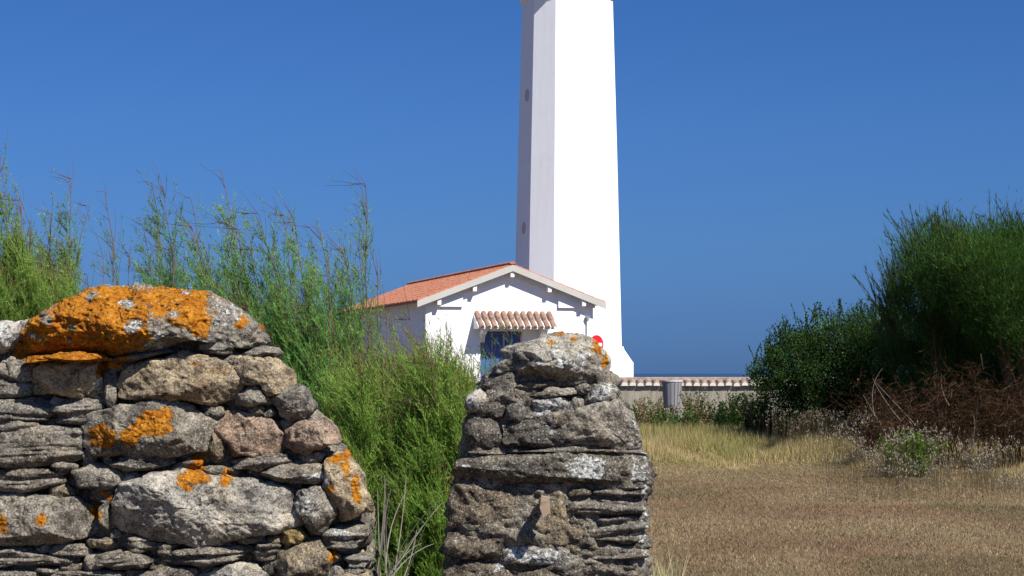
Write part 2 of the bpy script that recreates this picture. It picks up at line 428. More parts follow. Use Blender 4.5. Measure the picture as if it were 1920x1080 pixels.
def core(parent, rows, thick=.5, y0=.012, tint=(.13, .122, .11), seed=1, orange=(), pale=(), amp=1):
    """rows: list of (py, left px, right px) from the top down: lofted rubble and mortar body"""
    rows = sorted(rows); py = np.array([r[0] for r in rows]); lo = np.array([r[1] for r in rows]); hi = np.array([r[2] for r in rows])
    yy = np.concatenate([np.arange(py[0], 1100, 4.5), np.linspace(1110, py[-1], 30)])
    L = np.interp(yy, py, lo); H = np.interp(yy, py, hi)
    nf = int(max(60, (max(hi) - max(min(lo), -120)) / 4.5)); ns = 40
    u = np.linspace(0, 1, nf)
    rings = []
    for y, l, h in zip(yy, L, H):
        xl, z = w2(l, y); xh, _ = w2(h, y)
        r = .05
        if lo.min() < -120:
            x0 = max(w2(-120, y)[0], xl + .02)
            xf = np.concatenate([np.linspace(xl, x0, 30), np.linspace(x0, xh, nf)[1:]])
        else: xf = np.linspace(xl, xh, nf)
        edge = np.minimum(xf - xl, xh - xf); yf = np.where(edge < r, r - np.sqrt(np.maximum(r * r - (r - edge) ** 2, 0)), 0)
        front = np.stack([xf, DW + y0 + yf, np.full_like(xf, z)], -1)
        sy = np.linspace(r, thick, ns)[1:]
        right = np.stack([np.full(len(sy), xh), DW + y0 + sy, np.full(len(sy), z)], -1)
        bx = np.linspace(xh, xl, 12)[1:]
        back = np.stack([bx, np.full(len(bx), DW + y0 + thick), np.full(len(bx), z)], -1)
        left = right[::-1][1:].copy(); left[:, 0] = xl
        rings.append(np.concatenate([front, right, back, left]))
    V = np.array(rings); m, n, _ = V.shape
    top = V[0].mean(0); V = V.reshape(-1, 3)
    fr = fbm(V * [7, 7, 11], 3, seed) * .016 + fbm(V * [22, 22, 40], 3, seed + 3) * .012 + fbm(V * 100, 2, seed + 5) * .004
    nrm = np.zeros_like(V)
    ctr = V.reshape(m, n, 3)[:, :, :2].mean(1)
    isfront = V[:, 1] < DW + y0 + .045
    isright = (~isfront) & (V[:, 1] < DW + y0 + thick - .01)
    nrm[isfront, 1] = -1; nrm[isright, 0] = 1
    V = V + nrm * (fr * amp)[:, None]
    V = np.concatenate([V, [top + [0, 0, .01]]])
    i = np.arange(m - 1)[:, None] * n; j = np.arange(n)[None]; j2 = (j + 1) % n
    F = np.stack([i + j, i + n + j, i + n + j2, i + j2], -1).reshape(-1, 4).tolist()
    F += [[len(V) - 1, k, (k + 1) % n] for k in range(n)]
    xz = V[:, [0, 2]]
    cn = fbm(V * 13, 3, 77)
    t = np.array(tint)[None] * (1 + .35 * cn)[:, None]
    return mesh_obj('mortar_core', V, F, M_STONE, parent, smooth=True, attrs={'tint': t, 'orange': blobfield(xz, orange), 'pale': blobfield(xz, pale)})

# ---- left wall
ORL = [(120, 610, 75, 42), (200, 570, 110, 34), (170, 640, 90, 34), (90, 650, 60, 24), (330, 555, 60, 30), (360, 590, 34, 30), (275, 625, 18, 22), (225, 600, 60, 50),
       (60, 662, 34, 14), (360, 560, 30, 22), (320, 580, 30, 14), (450, 600, 11, 20), (385, 620, 10, 22), (190, 690, 10, 16), (215, 680, 22, 10), (232, 664, 18, 7),
       (205, 818, 26, 24), (255, 812, 24, 18), (300, 795, 28, 24), (320, 782, 14, 16), (275, 805, 30, 12),
       (365, 890, 28, 20), (380, 862, 9, 12), (425, 893, 15, 12), (640, 862, 22, 12), (672, 915, 10, 26), (622, 913, 9, 7), (655, 885, 14, 24, .55),
       (15, 978, 15, 14), (90, 973, 12, 9), (182, 958, 9, 16), (207, 930, 9, 5), (628, 1042, 9, 9), (370, 680, 22, 8, .5), (410, 690, 30, 8, .45)]
HOLES = [(262, 610, 15, 15, -1), (248, 575, 13, 6, -.9), (300, 642, 18, 10, -1), (300, 612, 9, 9, -.9), (345, 546, 9, 4, -1), (335, 590, 9, 8, -.8),
         (180, 560, 12, 9, -.8), (92, 595, 12, 11, -.8), (70, 632, 12, 8, -.7), (140, 640, 9, 6, -.7), (150, 618, 8, 6, -.8), (330, 628, 14, 8, -.8), (432, 590, 16, 12, -1)]
PALEL = [(265, 605, 26, 22, .6), (300, 635, 24, 18, .6), (245, 573, 22, 8, .6), (345, 545, 20, 6, .6), (430, 590, 34, 26, .5), (340, 600, 20, 14, .5), (20, 630, 24, 24, .7), (188, 712, 8, 24, 1),
         (400, 960, 150, 40, .32), (250, 940, 40, 20, .35), (580, 950, 30, 40, .5), (590, 888, 28, 12, .7), (640, 1000, 26, 8, .8), (95, 575, 8, 6, .8)]
wl = empty('stone_wall', (w2(0, 0)[0], DW + .2, 0), 'broken rubble stone wall on the left, capped by a boulder crusted with orange lichen', 'wall', 'ruined stone walls in the foreground')
core(wl, [(638, 20, 400), (655, -900, 430), (672, -900, 480), (700, -900, 505), (745, -900, 520), (775, -900, 555), (800, -900, 580), (835, -900, 585), (850, -900, 610), (900, -900, 640), (950, -900, 650), (1080, -900, 662), (2015, -900, 680)], seed=4, orange=ORL, tint=(.21, .198, .172), y0=.004)
SL = [
 ([(57, 738), (72, 695), (88, 675), (150, 671), (191, 673), (189, 700), (194, 722), (188, 744), (120, 738)], 'tan', .06, 5.5),
 ([(-30, 680), (25, 675), (70, 672), (76, 690), (62, 715), (20, 707), (-30, 700)], 'grey', .045, 3),
 ([(-40, 706), (20, 708), (60, 717), (57, 740), (-40, 742)], 'slate', .03, 4),
 ([(228, 722), (238, 696), (275, 675), (350, 661), (402, 668), (440, 690), (459, 716), (440, 746), (400, 756), (350, 750), (300, 753), (234, 746)], 'tan', .075, 3.2),
 ([(200, 705), (215, 690), (224, 720), (224, 760), (207, 768), (200, 740)], 'grey', .035, 3),
 ([(434, 672), (470, 668), (520, 677), (545, 698), (551, 722), (530, 738), (506, 744), (490, 722), (456, 720), (444, 695)], 'tan', .065, 3.2),
 ([(378, 640), (412, 634), (442, 647), (436, 660), (400, 664), (376, 655)], 'slate', .055, 3),
 ([(450, 664), (470, 655), (515, 649), (524, 659), (515, 668), (480, 673), (462, 675)], 'grey', .05, 3),
 ([(440, 748), (460, 728), (490, 726), (512, 748), (505, 759), (470, 760), (443, 759)], 'grey', .06, 3),
 ([(512, 748), (545, 729), (572, 730), (589, 765), (572, 786), (550, 791), (528, 777)], 'grey', .06, 3),
 ([(400, 782), (430, 767), (480, 773), (520, 790), (537, 820), (530, 850), (500, 852), (440, 857), (426, 828), (408, 802)], 'pink', .06, 3.4),
 ([(535, 814), (558, 795), (605, 786), (626, 800), (640, 830), (615, 833), (585, 844), (560, 842), (540, 832)], 'pink', .065, 3.4),
 ([(163, 802), (175, 775), (230, 760), (300, 755), (362, 764), (396, 790), (405, 815), (394, 842), (330, 852), (260, 852), (190, 852), (168, 832)], 'grey', .085, 3.2),
 ([(398, 792), (415, 800), (430, 832), (426, 856), (402, 872), (386, 852), (406, 818)], 'brown', .06, 3),
 ([(-60, 744), (40, 742), (96, 747), (102, 770), (92, 786), (-60, 790)], 'slate', .055, 4),
 ([(103, 775), (122, 750), (190, 747), (196, 765), (165, 792), (122, 794)], 'slate', .05, 3.4),
 ([(-60, 796), (60, 792), (150, 800), (167, 826), (152, 862), (80, 870), (-60, 866)], 'slate', .065, 4.5),
 ([(-60, 875), (60, 876), (122, 881), (120, 905), (60, 917), (-60, 908)], 'slate', .05, 4),
 ([(133, 882), (180, 865), (226, 884), (237, 902), (200, 917), (150, 912)], 'grey', .06, 3),
 ([(213, 869), (240, 858), (318, 855), (332, 868), (270, 881), (225, 882)], 'slate', .055, 3),
 ([(216, 975), (224, 935), (240, 905), (300, 885), (370, 879), (430, 893), (500, 903), (550, 914), (572, 960), (560, 984), (520, 996), (450, 1002), (350, 1020), (300, 1012), (238, 992)], 'pale', .085, 3.4),
 ([(548, 918), (600, 905), (640, 942), (634, 968), (604, 1000), (584, 1004), (566, 968)], 'grey', .08, 3.6),
 ([(608, 862), (620, 846), (650, 854), (671, 880), (692, 935), (690, 951), (665, 962), (640, 972), (632, 940), (612, 900)], 'tan', .07, 3.4),
 ([(430, 864), (480, 851), (542, 849), (547, 862), (500, 876), (450, 877)], 'slate', .06, 3),
 ([(488, 886), (540, 868), (600, 871), (613, 890), (608, 908), (560, 904), (510, 902)], 'grey', .065, 3),
 ([(-60, 924), (60, 925), (150, 936), (180, 965), (176, 1001), (120, 1014), (50, 1020), (-60, 1016)], 'grey', .07, 4),
 ([(185, 952), (203, 937), (214, 960), (206, 992), (188, 987)], 'grey', .06, 3),
 ([(165, 1012), (200, 1000), (223, 1015), (200, 1031), (170, 1027)], 'brown', .045, 3),
 ([(-60, 1030), (60, 1029), (122, 1044), (112, 1059), (40, 1061), (-60, 1056)], 'slate', .05, 3.4),
 ([(185, 1041), (240, 1030), (286, 1049), (270, 1061), (195, 1057)], 'slate', .055, 3),
 ([(305, 1042), (340, 1029), (460, 1023), (472, 1032), (430, 1049), (340, 1057)], 'slate', .06, 3.4),
 ([(-60, 1064), (60, 1062), (78, 1085), (75, 1120), (-60, 1125)], 'slate', .05, 4),
 ([(80, 1075), (150, 1064), (228, 1072), (235, 1108), (85, 1115)], 'slate', .055, 4),
 ([(245, 1080), (300, 1064), (372, 1066), (378, 1115), (250, 1115)], 'grey', .05, 3.4),
 ([(385, 1078), (430, 1056), (480, 1051), (506, 1076), (512, 1122), (382, 1122)], 'pale', .07, 3.4),
 ([(525, 990), (553, 978), (582, 1010), (555, 1022), (530, 1022)], 'ochre', .055, 2.6),
 ([(516, 1046), (558, 1018), (600, 1010), (622, 1038), (606, 1088), (540, 1090)], 'brown', .065, 3.4),
 ([(600, 998), (640, 978), (688, 985), (692, 1008), (655, 1030), (608, 1022)], 'slate', .055, 3.4),
 ([(618, 1035), (632, 1029), (642, 1042), (634, 1056), (620, 1052)], 'brown', .045, 2.6),
 ([(645, 1042), (690, 1040), (700, 1052), (688, 1066), (650, 1070)], 'slate', .05, 3),
 ([(622, 1086), (658, 1066), (694, 1076), (702, 1120), (618, 1122)], 'tan', .06, 3.2),
 ([(470, 1034), (500, 1012), (532, 1024), (520, 1040), (492, 1046)], 'slate', .045, 3),
 ([(560, 852), (600, 842), (612, 852), (596, 866), (564, 866)], 'grey', .045, 3),
 ([(350, 866), (372, 858), (384, 866), (376, 874), (352, 876)], 'slate', .04, 3),
 ([(432, 1002), (498, 1002), (496, 1016), (455, 1022), (436, 1016)], 'slate', .045, 3),
]
for poly, kind, T, pw in SL:
    add_stone(wl, poly, kind, T * .88, orange=ORL, pale=PALEL, pwr=pw * 1.6, grow=.05)
add_stone(wl, [(-25, 660), (-20, 615), (12, 605), (46, 600), (42, 622), (28, 642), (12, 658)], 'pale', .1, y0=.03, pale=PALEL, depth=.25, col=(.42, .4, .38))
add_stone(wl, [(15, 672), (28, 640), (45, 602), (110, 565), (200, 540), (260, 534), (330, 538), (368, 542), (402, 555), (440, 575), (462, 600), (489, 628), (490, 642), (462, 655), (430, 650), (410, 640), (345, 646), (300, 658), (255, 678), (215, 686), (140, 680), (60, 682)],
          'grey', .16, y0=.06, orange=ORL + HOLES, pale=PALEL, name='capstone', depth=.42, pwr=2.3, res=.0036, amp=1.9, facets=9, tilt=(0, .42), label='boulder crusted with orange lichen')
add_stone(wl, [(20, 682), (60, 666), (140, 660), (205, 664), (236, 684), (200, 682), (120, 674), (60, 684)], 'grey', .115, y0=.0, orange=[(110, 672, 120, 22)], pwr=2.4, tintvar=0, amp=1.8, tilt=(0, .3))
add_stone(wl, [(205, 676), (262, 662), (330, 646), (346, 654), (300, 668), (250, 682), (215, 690)], 'slate', .07, y0=.0, orange=[(225, 668, 22, 10)], pwr=3)
def fillers(parent, polys, bounds, kinds, nmax, T, seed, **kw):
    """small chinking stones wedged into the widest gaps between the traced ones"""
    r = random.Random(seed); step = 4; x0, x1, y0, y1 = bounds
    gx, gy = np.meshgrid(np.arange(x0, x1, step), np.arange(y0, y1, step)); occ = np.zeros(gx.shape, bool)
    def inside(poly):
        p = np.array(poly, float); c = np.zeros(gx.shape, bool); j = len(p) - 1
        for i in range(len(p)):
            a, b = p[i], p[j]
            with np.errstate(divide='ignore', invalid='ignore'):
                cond = ((a[1] > gy) != (b[1] > gy)) & (gx < (b[0] - a[0]) * (gy - a[1]) / (b[1] - a[1] + 1e-9) + a[0])
            c ^= cond; j = i
        return c
    for p in polys: occ |= inside(p)
    L = np.interp(gy, [655, 700, 745, 775, 835, 900, 950, 1110], kw['lim_r']); Lo = np.interp(gy, [655, 700, 745, 775, 835, 900, 950, 1110], kw['lim_l'])
    occ |= (gx > L) | (gx < Lo)
    for _ in range(nmax):
        best = None
        for h in (26, 18, 12):
            for w in (60, 40, 26):
                kw_, kh_ = max(1, w // step), max(1, h // step)
                S_ = np.cumsum(np.cumsum(np.pad(occ.astype(int), ((1, 0), (1, 0))), 0), 1)
                A = S_[kh_:, kw_:] - S_[:-kh_, kw_:] - S_[kh_:, :-kw_] + S_[:-kh_, :-kw_]
                ok = np.argwhere(A <= kw_ * kh_ * .08)
                if len(ok): best = (h, w, ok[r.randrange(len(ok))]); break
            if best: break
        if best is None: break
        h, w, (iy, ix) = best; X0 = x0 + ix * step - 3; Y0 = y0 + iy * step - 2; X1 = X0 + w + 6; Y1 = Y0 + h + 4
        j = lambda: r.uniform(-.14, .14) * h
        poly = [(X0 + j(), Y0 + h * .3), (X0 + w * .25, Y0 + j()), (X0 + w * .7, Y0 + j()), (X1 + j(), Y0 + h * .35), (X1 + j(), Y1 - h * .3), (X0 + w * .65, Y1 + j()), (X0 + w * .2, Y1 + j()), (X0 + j(), Y1 - h * .3)]
        add_stone(parent, poly, r.choice(kinds), T * r.uniform(.6, 1.1), pwr=4.5, orange=kw['orange'], pale=kw['pale'], depth=.08)
        occ |= (gx > X0) & (gx < X1) & (gy > Y0) & (gy < Y1)
fillers(wl, [p[0] for p in SL], (0, 700, 668, 1084), ['slate', 'grey', 'slate', 'brown', 'dark'], 34, .036, 5, lim_r=[440, 520, 535, 570, 600, 655, 668, 680], lim_l=[0] * 8, orange=ORL, pale=PALEL)
# courses outside the frame: to the left and below
def courses(parent, x0, x1, y0, y1, kinds, seed, side=0, T=.05, hmin=45, hmax=75, wmin=90, wmax=190):
    r = random.Random(seed); y = y0
    while y < y1:
        h = r.uniform(hmin, hmax); x = x0
        while x < x1:
            w = min(r.uniform(wmin, wmax), x1 - x + 10)
            if w > 30:
                g = 5; j = lambda: r.uniform(-5, 5)
                add_stone(parent, [(x + g + j(), y + g + j()), (x + w / 2, y + g + j()), (x + w - g + j(), y + g + j()), (x + w - g + j(), y + h / 2), (x + w - g + j(), y + h - g + j()), (x + w / 2, y + h - g + j()), (x + g + j(), y + h - g + j()), (x + g + j(), y + h / 2)],
                          r.choice(kinds), T, pwr=3.4, res=.008, side=side)
            x += w
        y += h
courses(wl, -560, -65, 668, 1110, ['slate', 'grey', 'slate', 'tan'], 3, hmin=60, hmax=110, wmin=150, wmax=280)
courses(wl, 700 + 265, 700 + 265 + 300, 950, 1110, ['grey', 'tan', 'slate'], 5, side=w2(668, 0)[0], T=.015, hmin=60, hmax=100, wmin=100, wmax=170)

# ---- right pillar
wr = empty('stone_wall', (w2(1030, 0)[0], DW + .2, 0), 'narrow stub of dark rubble stone wall with a pitted grey capstone, in the middle', 'wall', 'ruined stone walls in the foreground')
PALER = [(1035, 758, 32, 12, .95), (1125, 738, 30, 18, .8), (1095, 874, 36, 14, 1), (1125, 878, 16, 14, 1), (1078, 868, 16, 12, 1), (998, 1038, 56, 16, .9), (888, 752, 14, 14, .9), (1012, 775, 12, 6, .8),
         (1036, 800, 7, 6, .8), (1036, 812, 6, 5, .8), (1088, 820, 9, 6, .6), (1180, 800, 16, 44, .4), (1190, 860, 16, 60, .42), (1205, 960, 10, 120, .5), (870, 868, 8, 4, .8), (930, 1058, 20, 6, .7), (1070, 672, 44, 24, .55), (990, 680, 50, 22, .4)]
ORR = [(1070, 627, 30, 4, .7), (1118, 650, 9, 16, .75), (1132, 678, 6, 18, .8), (1034, 645, 9, 7, .62), (1078, 640, 10, 4, .62), (1150, 715, 8, 16, .45), (1170, 740, 7, 20, .4)]
core(wr, [(695, 940, 1136), (706, 915, 1146), (715, 908, 1152), (740, 893, 1164), (770, 882, 1180), (800, 872, 1196), (860, 860, 1208), (900, 854, 1211), (970, 846, 1213), (1080, 842, 1214), (2015, 836, 1220)], seed=9, thick=.55, y0=-.022, tint=(.16, .15, .13), pale=PALER, orange=ORR, amp=1.1)
SR = [
 ([(955, 729), (985, 714), (1040, 712), (1057, 722), (1020, 730), (970, 734)], 'brown', .05, 3),
 ([(968, 742), (1020, 730), (1080, 727), (1083, 738), (1040, 743), (975, 745)], 'grey', .045, 3.4),
 ([(903, 724), (925, 708), (955, 712), (961, 728), (930, 735), (900, 733)], 'dark', .045, 3),
 ([(1050, 713), (1100, 709), (1102, 722), (1062, 724)], 'dark', .045, 3),
 ([(872, 762), (880, 745), (900, 735), (909, 742), (896, 766), (878, 770)], 'pale', .05, 3),
 ([(898, 768), (908, 746), (944, 739), (946, 786), (895, 778)], 'dark', .045, 3.4),
 ([(947, 752), (975, 746), (987, 775), (972, 790), (949, 782)], 'dark', .05, 3),
 ([(998, 754), (1020, 745), (1060, 745), (1072, 755), (1060, 771), (1030, 774), (1000, 768)], 'pale', .055, 3),
 ([(1093, 747), (1110, 720), (1140, 712), (1162, 735), (1150, 750), (1115, 759), (1096, 762)], 'grey', .055, 3),
 ([(940, 797), (960, 792), (1035, 789), (1054, 800), (1052, 831), (1020, 839), (950, 839), (942, 820)], 'dark', .055, 4.4),
 ([(1060, 792), (1090, 768), (1155, 752), (1182, 780), (1204, 830), (1200, 839), (1150, 842), (1085, 836), (1060, 816)], 'grey', .06, 3.4),
 ([(868, 802), (880, 778), (930, 790), (938, 830), (900, 839), (872, 832)], 'dark', .05, 3.4),
 ([(860, 884), (864, 862), (950, 852), (1060, 848), (1150, 856), (1200, 852), (1206, 880), (1200, 901), (1130, 906), (1000, 901), (900, 894), (864, 892)], 'darkgrey', .075, 4),
 ([(960, 848), (1060, 839), (1200, 844), (1202, 851), (1060, 846), (965, 851)], 'slate', .05, 3),
 ([(845, 972), (850, 910), (900, 903), (968, 909), (973, 950), (968, 981), (920, 988), (843, 984)], 'darkbrown', .06, 5),
 ([(980, 915), (1050, 905), (1060, 940), (1064, 980), (1096, 990), (1097, 1010), (1060, 1019), (990, 1014), (981, 985), (974, 960)], 'brown', .05, 3.6),
 ([(1062, 917), (1100, 911), (1105, 928), (1066, 932)], 'darkbrown', .055, 3),
 ([(1112, 916), (1200, 910), (1216, 914), (1200, 925), (1120, 930)], 'slate', .055, 3),
 ([(1110, 935), (1200, 929), (1212, 945), (1197, 958), (1120, 967), (1070, 957), (1066, 942)], 'slate', .055, 3.4),
 ([(1062, 970), (1098, 970), (1098, 984), (1070, 984)], 'darkbrown', .05, 3),
 ([(1105, 986), (1150, 971), (1205, 966), (1212, 1000), (1180, 1016), (1110, 1006)], 'slate', .06, 3.6),
 ([(1100, 1028), (1160, 1019), (1212, 1024), (1206, 1046), (1170, 1056), (1105, 1047)], 'slate', .055, 3.4),
 ([(838, 997), (870, 990), (925, 998), (939, 1010), (936, 1041), (880, 1046), (840, 1037)], 'darkbrown', .06, 3.6),
 ([(937, 1032), (970, 1020), (1050, 1024), (1058, 1045), (1030, 1056), (960, 1054), (936, 1047)], 'grey', .055, 3.4),
 ([(944, 997), (972, 985), (978, 1010), (950, 1019)], 'darkbrown', .05, 3),
 ([(1062, 1026), (1086, 1024), (1091, 1055), (1068, 1057)], 'brown', .05, 3),
 ([(838, 1064), (870, 1050), (930, 1052), (962, 1070), (977, 1104), (840, 1112)], 'darkbrown', .06, 3.6),
 ([(980, 1072), (1020, 1060), (1066, 1065), (1078, 1104), (984, 1108)], 'darkbrown', .055, 3.6),
 ([(1085, 1064), (1140, 1055), (1196, 1060), (1206, 1104), (1088, 1108)], 'slate', .055, 3.6),
 ([(985, 780), (1015, 776), (1040, 782), (1030, 789), (990, 790)], 'grey', .035, 3),
 ([(875, 846), (925, 843), (935, 852), (880, 858), (862, 858)], 'slate', .045, 3),
]
for poly, kind, T, pw in SR:
    add_stone(wr, poly, kind, T * .6, pale=PALER, orange=ORR, pwr=pw * 2.1, grow=.06)
add_stone(wr, [(924, 700), (929, 684), (938, 672), (941, 658), (953, 650), (987, 640), (1009, 632), (1033, 628), (1087, 625), (1103, 631), (1117, 638), (1132, 653), (1144, 684), (1141, 700), (1122, 711), (1098, 711), (1042, 704), (1009, 706), (976, 712), (944, 709)],
          'grey', .105, y0=.05, pale=PALER, orange=ORR, name='capstone', depth=.4, pwr=2.9, res=.0036, col=(.255, .245, .215), tilt=(.08, .25), amp=1.1, label='pitted grey capstone')
courses(wr, 965, 965 + 360, 850, 1110, ['grey', 'slate', 'darkbrown'], 8, side=w2(1197, 0)[0] - .01, T=.015, hmin=50, hmax=80, wmin=90, wmax=160)
fillers(wr, [p[0] for p in SR], (840, 1215, 712, 1084), ['grey', 'dark', 'dark', 'slate', 'darkbrown'], 26, .022, 6, lim_r=[1130, 1140, 1165, 1182, 1205, 1210, 1211, 1212], lim_l=[940, 935, 895, 885, 870, 858, 850, 846], orange=ORR, pale=PALER)
# iron / wooden peg set into the mortar
pm = MB(); p0 = np.array([*w2(1019, 938)]); base = np.array([p0[0], DW - .01, p0[1]])
base = base + [0, -.03, 0]; pm.tube([base, base + [0, -.05, .0], base + [.001, -.06, -.002]], [.012, .011, .009], 8)
pm.prism([base + [-.002, -.06, -.032], base + [.014, -.06, -.022], base + [.012, -.06, .012], base + [-.006, -.06, .016], base + [-.010, -.06, -.01]], [0, .03, 0])
o = pm.obj('peg', mat_plain('weathered_wood_peg', (.3, .22, .15), .8), wr)

# ------------------------------------------------------------------ house
PHI = R(16)
U = np.array([math.cos(PHI), math.sin(PHI), 0]); W = np.array([-math.sin(PHI), math.cos(PHI), 0]); ZZ = np.array([0, 0, 1.0])
H0 = np.array([(798 - 960) / FPX * 66, 66, 0])
def hp(u, w, z): return H0 + U * u + W * w + ZZ * z
GW, HL = 6.06, 15.0
ZE, ZR = 4.12, 5.26           # wall height at the eaves / at the ridge (underside of the roof)
house = empty('house', H0, 'low white rendered house with terracotta tiled gable roof and blue door', 'house')
hm = MB()
o0, o1, ot = 1.95, 3.45, 3.06  # door opening
EPS = ZE
# front wall as pieces around the door opening, 0.25 thick
def slab(b, pts, t=.25): b.prism([hp(u, 0, z) for u, z in pts], W * t)
slab(hm, [(0, 0), (o0, 0), (o0, ZE + .68), (0, ZE)]); slab(hm, [(o1, 0), (GW, 0), (GW, ZE), (o1, ZE + .96)])
slab(hm, [(o0, ot), (o1, ot), (o1, ZE + .96), (GW / 2, ZR), (o0, ZE + .68)])
hm.box(hp(0, .25, 0), U * .25, W * (HL - .25), ZZ * (ZE - .02)); hm.box(hp(GW - .25, .25, 0), U * .25, W * (HL - .25), ZZ * (ZE - .02))
hm.prism([hp(.25, HL - .25, 0), hp(GW - .25, HL - .25, 0), hp(GW - .25, HL - .25, ZE), hp(GW / 2, HL - .25, ZR - .02), hp(.25, HL - .25, ZE)], W * .25)
hm.obj('wall', M_WHITE, house)
# roof tiles: corrugated sheets with stepped courses
SL_ = (ZR - ZE) / (GW / 2); OV = .36
def roof_side(sgn):
    ncol = 68; per = (HL + .77) / ncol; nu = 10; rows_ = 9; run = GW / 2 + OV
    ws = np.linspace(-.32, HL + .45, ncol * nu + 1)
    ss = []; 
    for r in range(rows_):
        ss += [(r / rows_, .018), ((r + .97) / rows_, .004)]
    ss.append((1, .018))
    V = []
    for s_, lift in ss:
        d_ = run * s_           # distance from the ridge, horizontally
        zz = ZR + .1 - SL_ * d_ + (.035 - lift if False else 0)
        cor = .05 * np.abs(np.sin(np.pi * (ws + .32) / per)) ** .8
        jit = .004 * np.repeat(rng.standard_normal(ncol + 1), nu)[:len(ws)]
        u = GW / 2 + sgn * d_
        pts = H0[None] + U[None] * u + W[None] * ws[:, None] + ZZ[None] * (zz + cor + (.018 - lift) + jit)[:, None]
        V.append(pts)
    V = np.array(V); m, n, _ = V.shape
    low = V - np.array([0, 0, .075]); VV = np.concatenate([V.reshape(-1, 3), low.reshape(-1, 3)])
    F = []
    i = np.arange(m - 1)[:, None] * n; j = np.arange(n - 1)[None]
    top = np.stack([i + j, i + j + 1, i + n + j + 1, i + n + j], -1).reshape(-1, 4)
    bot = top[:, ::-1] + m * n
    F = top.tolist() + bot.tolist()
    e = (m - 1) * n
    F += [[e + k, e + k + 1, e + k + 1 + m * n, e + k + m * n] for k in range(n - 1)]
    for col_ in (0, n - 1):
        F += [[k * n + col_, (k + 1) * n + col_, (k + 1) * n + col_ + m * n, k * n + col_ + m * n] for k in range(m - 1)]
    return VV, F
rf = MB()
for sg in (-1, 1):
    V_, F_ = roof_side(sg); rf.add(V_, F_)
ro = rf.obj('roof', M_TILE, house)
# ridge tiles
rt = MB()
for k in range(38):
    w0 = -.34 + k * (HL + .94) / 38; w1 = w0 + .46
    th = np.linspace(0, np.pi, 7)
    for_ring = []
    for w_, r_ in ((w0, .11), (w1, .13)):
        for_ring.append([hp(GW / 2 + math.cos(t) * r_, w_, ZR + .12 + math.sin(t) * r_ * .9) for t in th])
    V_ = np.array(for_ring).reshape(-1, 3)
    F_ = [[a, a + 1, 7 + a + 1, 7 + a] for a in range(6)] + [list(range(7))[::-1], list(range(7, 14))]
    rt.add(V_, F_)
mesh_obj('ridge_tiles', np.concatenate(rt.V), rt.F, M_TILE, ro)
# boards under the tiles (soffit) and bargeboards
for sg in (-1, 1):
    b = MB(); run = GW / 2 + OV - .02
    b.prism([hp(GW / 2, -.29, ZR + .055), hp(GW / 2 + sg * run, -.29, ZR + .055 - SL_ * run), hp(GW / 2 + sg * run, -.29, ZR + .015 - SL_ * run), hp(GW / 2, -.29, ZR + .015)], W * (HL + .6))
    b.obj('soffit', M_WOODWHITE, house)
    b = MB()
    b.prism([hp(GW / 2, -.34, ZR + .10), hp(GW / 2 + sg * (run + .03), -.34, ZR + .10 - SL_ * (run + .03)), hp(GW / 2 + sg * (run + .03), -.34, ZR - .12 - SL_ * (run + .03)), hp(GW / 2, -.34, ZR - .12)], W * .045)
    b.obj('bargeboard', M_WOODWHITE, house)
for uu in (.42, 1.68, GW / 2, GW - 1.68, GW - .42):
    b = MB(); zz = ZR - SL_ * abs(uu - GW / 2) - .02
    b.box(hp(uu - .065, -.285, zz - .3), U * .13, W * .295, ZZ * .29); b.obj('purlin', M_WHITE, house)
# eave returns and raking band
for u0, u1 in ((-.05, 1.3), (GW - 1.3, GW + .05)):
    b = MB(); uc = u0 if u0 < 0 else u1; ui = u1 if u0 < 0 else u0
    f = lambda u: ZR - SL_ * abs(u - GW / 2) - .03
    b.prism([hp(ui, -.09, ZE - .22), hp(uc, -.09, ZE - .22), hp(uc, -.09, f(uc)), hp(ui, -.09, f(ui))][::(1 if u0 > 0 else -1)], W * .1)
    b.obj('cornice', M_WHITE, house)
for sg in (-1, 1):
    b = MB(); f = lambda d: ZR - .03 - SL_ * d
    b.prism([hp(GW / 2 + sg * .02, -.05, f(.02)), hp(GW / 2 + sg * 1.72, -.05, f(1.72)), hp(GW / 2 + sg * 1.72, -.05, f(1.72) - .26), hp(GW / 2 + sg * .02, -.05, f(.02) - .3)], W * .06)
    b.obj('cornice', M_WHITE, house)
# canopy above the door
c0, c1 = 1.7, 4.42
cn = MB(); zc = 3.13
cn.prism([hp(c0, 0, zc), hp(c0, -.66, zc), hp(c0, -.66, zc + .07), hp(c0, 0, zc + .52)], U * (c1 - c0))
can = cn.obj('canopy', M_WHITE, house)
ct = MB(); nt_ = 12
for k in range(nt_):
    uc = c0 + .06 + k * (c1 + .12 - c0) / nt_ + .06
    for row, (a0, a1) in enumerate(((.02, .4), (.36, .74))):
        th = np.linspace(0, np.pi, 7); V_ = []
        for t_, r_ in ((a0, .085), (a1, .1)):
            dz = zc + .56 - t_ * .72 + (.035 if row == 0 else 0.0)
            for rr in (r_, r_ - .018):
                V_ += [hp(uc + math.cos(t) * rr, -.01 - t_, dz + math.sin(t) * rr * .8) for t in th]
        F_ = []
        for a in range(6):
            F_ += [[a, a + 1, 14 + a + 1, 14 + a], [7 + a + 1, 7 + a, 21 + a, 21 + a + 1], [14 + a, 14 + a + 1, 21 + a + 1, 21 + a], [a + 1, a, 7 + a, 7 + a + 1]]
        F_ += [[0, 14, 21, 7], [6, 13, 27, 20]]
        ct.add(V_, F_)
ct.obj('canopy_tiles', M_TILEOLD, can)
